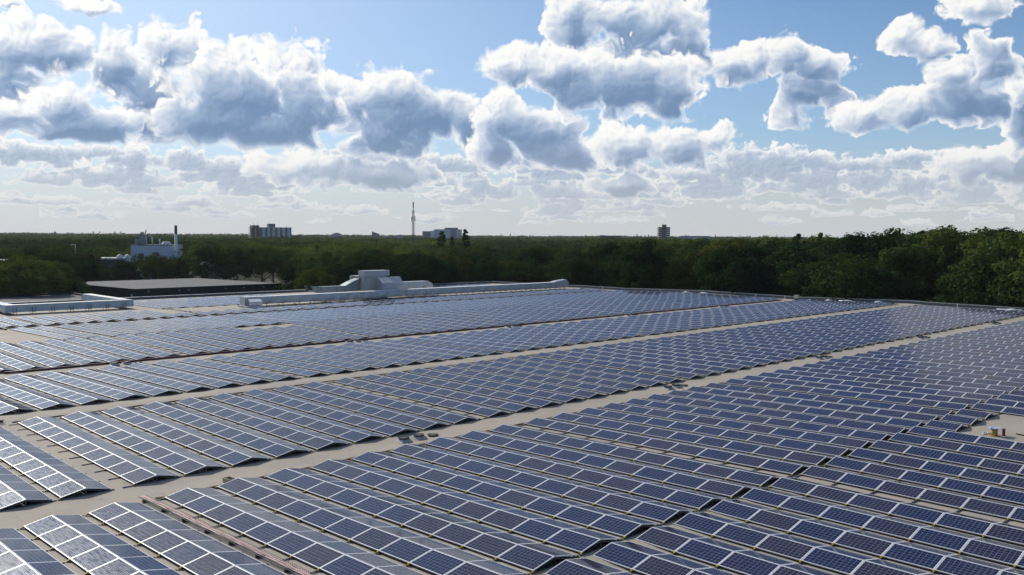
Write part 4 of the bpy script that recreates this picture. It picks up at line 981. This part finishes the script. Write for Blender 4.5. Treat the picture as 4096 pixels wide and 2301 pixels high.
def add_leaf(mb, p, nrm, s, rng):
    nrm = (nrm+Vector((rng.uniform(-.6, .6), rng.uniform(-.6, .6), rng.uniform(-.5, .7)))).normalized()
    u = nrm.orthogonal().normalized(); u.rotate(Matrix.Rotation(rng.uniform(0, 6.28), 3, nrm)); v = nrm.cross(u)
    k = len(mb.v); w = s*rng.uniform(.45, .8)
    mb.v += [tuple(p-u*s), tuple(p+v*w), tuple(p+u*s), tuple(p-v*w)]; mb.f.append((k, k+1, k+2, k+3)); mb.mi.append(0); mb.sm.append(False)
def crown_mesh(name, seed, rx, rz, zc, clumps, leaves, ls, shape='round'):
    rng = random.Random(seed); mb = MB()
    for c in range(clumps):
        while True:
            d = Vector((rng.gauss(0, 1), rng.gauss(0, 1), rng.gauss(0, 1))).normalized()
            if d.z > -.55: break
        q = rng.uniform(.35, 1.0)**.5
        if shape == 'round': cen = Vector((d.x*rx*q, d.y*rx*q, zc+d.z*rz*q)); cr = rx*rng.uniform(.20, .38)
        else:
            h_ = rng.uniform(0, 1)**1.1; wdt = rx*(1-h_)**.6*(.35+.65*rng.random()) if shape == 'cone' else rx*math.sin(math.pi*min(.98, .12+.86*h_))**.7
            a = rng.uniform(0, 6.28); cen = Vector((math.cos(a)*wdt*.75, math.sin(a)*wdt*.8, zc-rz+2*rz*h_)); cr = rx*(.15+.26*(1-h_)**.8)*rng.uniform(.7, 1.1)
        for l in range(leaves):
            e = Vector((rng.gauss(0, 1), rng.gauss(0, 1), rng.gauss(.25, 1))).normalized()
            add_leaf(mb, cen+Vector((e.x, e.y, e.z*.8))*cr*rng.uniform(.55, 1.12), e, ls*rng.uniform(.7, 1.3), rng)
    return mb.mesh(name, [M_LEAF])
def trunk_mesh(name, seed, h, r, zc, rx):
    rng = random.Random(seed); mb = MB(); mb.tube([(0, 0, 0), (.1, 0, h*.3), (0, .15, h*.6), (.1, .1, h*.9)], [r, r*.75, r*.5, r*.12], 8)
    for k in range(6):
        a = k*1.05+rng.uniform(-.3, .3); z0 = h*rng.uniform(.3, .6); L_ = rx*rng.uniform(.5, .8)
        mb.tube([(0, 0, z0), (math.cos(a)*L_*.5, math.sin(a)*L_*.5, z0+L_*.45), (math.cos(a)*L_, math.sin(a)*L_, z0+L_*.8)], [r*.35, r*.22, r*.06], 5)
    return mb.mesh(name, [M_BARK])
VAR = []                                                   # every variant is 16 m tall at scale 1
for s_, (rx, rz, zc) in enumerate(((4.6, 5.4, 10.2), (5.2, 5.8, 9.9), (4.0, 6.0, 9.8), (5.6, 5.0, 10.6), (4.4, 6.2, 9.6), (5.0, 5.2, 10.4))):
    VAR.append((crown_mesh('crown', 20+s_, rx, rz, zc, 52, 190, .23), trunk_mesh('trunk', 60+s_, 13, .32, zc, rx)))
POP = (crown_mesh('crown', 91, 2.6, 8.6, 10.2, 100, 110, .26, 'cone'), trunk_mesh('trunk', 92, 16, .3, 10, 1.2))
SPRUCE = (crown_mesh('crown', 95, 2.6, 7.2, 9.0, 40, 80, .28, 'cone'), trunk_mesh('trunk', 96, 15.5, .25, 9, 1.0))
BUSH = (crown_mesh('crown', 97, 2.6, 1.7, 1.9, 22, 90, .22), trunk_mesh('trunk', 98, 2.2, .12, 1.4, 1.4))
def blocked(x, y):
    if X0-3.5 < x < X1+3 and Y0-4 < y < Y1+4: return True
    if -214 < x < -166 and 73 < y < 122: return True
    dx, dy = x-CAM.x, y-CAM.y; az = math.degrees(math.atan2(dx, dy)); D = math.hypot(dx, dy)
    if az < -59.6 and D < (214 if az < -71.5 else 276): return True
    for a0, a1, d0, d1 in ((-69.4, -66.1, 322, 352), (-70.6, -68.9, 297, 318), (-65.3, -63.7, 297, 309), (-75.9, -74.9, 255, 280), (-52.3, -51.6, 413, 427)):
        if a0 < az < a1 and d0 < D < d1: return True
    return False
def top_limit(az, D):
    """how high crowns may stand so that the skyline and the open views stay as in the photo"""
    t = {-76: 5.5, -72: 7.5, -69: 5.0, -66.5: 6.0, -63: 8.0, -60: 8.2, -56: 8.2, -50: 7.0, -46: 7.2, -42: 8.0, -38: 9.6, -34: 10.6, -30: 11.2, -26: 11.6, -22: 12.2, -18: 13.2, -14: 13.6}
    ks = sorted(t); a = min(max(az, ks[0]), ks[-1])
    for k0, k1 in zip(ks, ks[1:]):
        if a <= k1: return t[k0]+(t[k1]-t[k0])*(a-k0)/(k1-k0)
rng = random.Random(11); trees = []
def try_tree(x, y, sp):
    dx, dy = x-CAM.x, y-CAM.y; az = math.degrees(math.atan2(dx, dy)); D = math.hypot(dx, dy)
    if not (-78.5 < az < -12.5): return
    if blocked(x, y): return
    base = top_limit(az, D)
    if D > 330: base = min(base, 8.0) if az < -40 else min(base, 9.4)
    if -70.5 < az < -65.2 and D < 330: base = min(base, 10.95-(D*.0200)+ .2)      # the factory shows above its hedge of trees
    from mathutils import noise as mn
    lo = .5+.5*mn.noise(Vector((x*.035, y*.035, 1.7)))
    h_ = (base-GROUND)*min(1.0, .62+.30*lo+rng.uniform(0, .22))
    trees.append((D, az, x, y, h_))
g = 9.6
for i in range(-60, 80):
    for j in range(-10, 70):
        x = -60+i*g+rng.uniform(-3.6, 3.6)+(j % 2)*g/2; y = 60+j*g*.9+rng.uniform(-3.6, 3.6)
        D = math.hypot(x-CAM.x, y)
        if D < 420 and D > 120: try_tree(x, y, 0)
trees.sort()
# visible size: nearer trees hide those behind, keep as objects the ones that show most
NOBJ = 285
near, rest = trees[:NOBJ], trees[NOBJ:]
def zone(az, x, y):
    if y > 140: return 'in wood behind far roof edge'
    if az < -66: return 'in the belt before the factory'
    return 'in wood behind left roof edge'
cnt = {}
for (D, az, x, y, h_) in sorted(near, key=lambda q: q[1]):
    z_ = zone(az, x, y); cnt[z_] = cnt.get(z_, 0)+1
    kind = rng.random(); v = VAR[rng.randrange(6)]
    nm, word = ('broadleaf_tree', 'dark broadleaf tree')
    if kind > .93: v = SPRUCE; nm, word = 'conifer_tree', 'slim conifer'
    t = thing(nm, '%s, %s from the left %s' % (word, ordinal(cnt[z_]), z_), 'tree', (x, y, GROUND), rng.uniform(0, 6.28), 'trees of the surrounding wood')
    s_ = h_/16.0; w_ = s_*rng.uniform(.95, 1.40); t.scale = (w_, w_*rng.uniform(.9, 1.1), s_)
    c = link('crown', v[0], t); link('trunk', v[1], t)
for k, (az, D, ht, lab) in enumerate(((-50.15, 345, 22.2, 'broad leftmost poplar'), (-49.46, 352, 20.2, 'small middle poplar'), (-48.6, 348, 23.0, 'tall ragged right poplar'))):
    t = thing('poplar_tree', '%s of the three before the hospital' % lab, 'tree', polar(az, D), k*1.3, 'three poplars before the hospital')
    s_ = ht/19.0; w_ = (1.35, .8, 1.1)[k]; t.scale = (s_*w_, s_*w_, s_); link('crown', POP[0], t); link('trunk', POP[1], t)
# low bushes in front of the belts at left
k = 0
for (x, y, s_) in ((-176, 52, 1.5), (-178, 58, 1.7), (-176.5, 64, 1.4), (-179, 69.5, 1.6), (-128, 120, 1.3), (-127.5, 128, 1.5), (-129, 136, 1.4)):
    k += 1
    t = thing('bush', 'pale bush, %s from the left, low at the foot of the dark trees' % ordinal(k), 'bush', (x, y, GROUND), k, 'bushes at the foot of the trees'); t.scale = (s_, s_, s_*1.5)
    link('crown', BUSH[0], t); link('trunk', BUSH[1], t)
# the rest of the wood out to the horizon: one canopy mass
rng = random.Random(23); mb = MB()
from mathutils import noise as mn
def canopy(x, y, h_, rx, n_, ls):
    zc = GROUND+h_-rx*.55
    for l in range(n_):
        e = Vector((rng.gauss(0, 1), rng.gauss(0, 1), rng.gauss(.5, .8))).normalized(); q = rng.uniform(.7, 1.05)
        add_leaf(mb, Vector((x+e.x*rx*q, y+e.y*rx*q, zc+e.z*rx*.6*q)), e, ls*rng.uniform(.7, 1.3), rng)
for (D, az, x, y, h_) in rest: canopy(x, y, h_, 5.4*rng.uniform(.8, 1.3), 260, .42)
D = 420.0
while D < 3600:
    step = max(8.5, D*.017); az = -78.5+rng.uniform(0, 1)
    while az < -12:
        x, y, _ = polar(az, D+rng.uniform(-step/2, step/2)); az += math.degrees(step*.8/D)*rng.uniform(.7, 1.3)
        if blocked(x, y): continue
        from_n = .5+.5*mn.noise(Vector((x*.012, y*.012, 4.4)))
        h_ = 10.2+4.6*from_n+rng.uniform(0, 3.2)+(1.4 if az > -40 else 0)+min(1.5, D/2500)
        canopy(x, y, h_, step*.62, 110 if D < 900 else 60, step*.075)
    D += step
tag(mb.build('distant_wood', M_LEAF), 'continuous canopy of the far wood reaching the horizon', 'wood', None, 'stuff')
mb = MB()
for k in range(70):
    az = rng.uniform(-48, -14); D = rng.uniform(1500, 2600); x, y, _ = polar(az, D); h_ = rng.uniform(19, 24)
    for l in range(40):
        q = rng.random(); a = rng.uniform(0, 6.28); w_ = (1-q)*3.2
        add_leaf(mb, Vector((x+math.cos(a)*w_, y+math.sin(a)*w_, GROUND+h_*.45+h_*.55*q)), Vector((math.cos(a), math.sin(a), .5)), 1.1, rng)
tag(mb.build('distant_conifers', M_LEAF), 'thin line of far conifer tops along the right horizon', 'wood', None, 'stuff')

# ------------------------------------------------------------------ thin haze in the air
HAZE_D = 4.5e-5
mb = MB(); mb.box((-4200, -400, GROUND-1), (800, 4200, 36))
hm = bpy.data.materials.new('haze_air'); hm.use_nodes = True; nt = hm.node_tree; nt.nodes.clear()
vo = nt.nodes.new('ShaderNodeVolumePrincipled'); vo.inputs['Density'].default_value = HAZE_D; vo.inputs['Color'].default_value = (.88, .93, 1.0, 1); vo.inputs['Anisotropy'].default_value = .2
ou = nt.nodes.new('ShaderNodeOutputMaterial'); nt.links.new(vo.outputs[0], ou.inputs['Volume'])
tag(mb.build('haze', hm), None, None, None, 'stuff')
sc.cycles.volume_bounces = 1
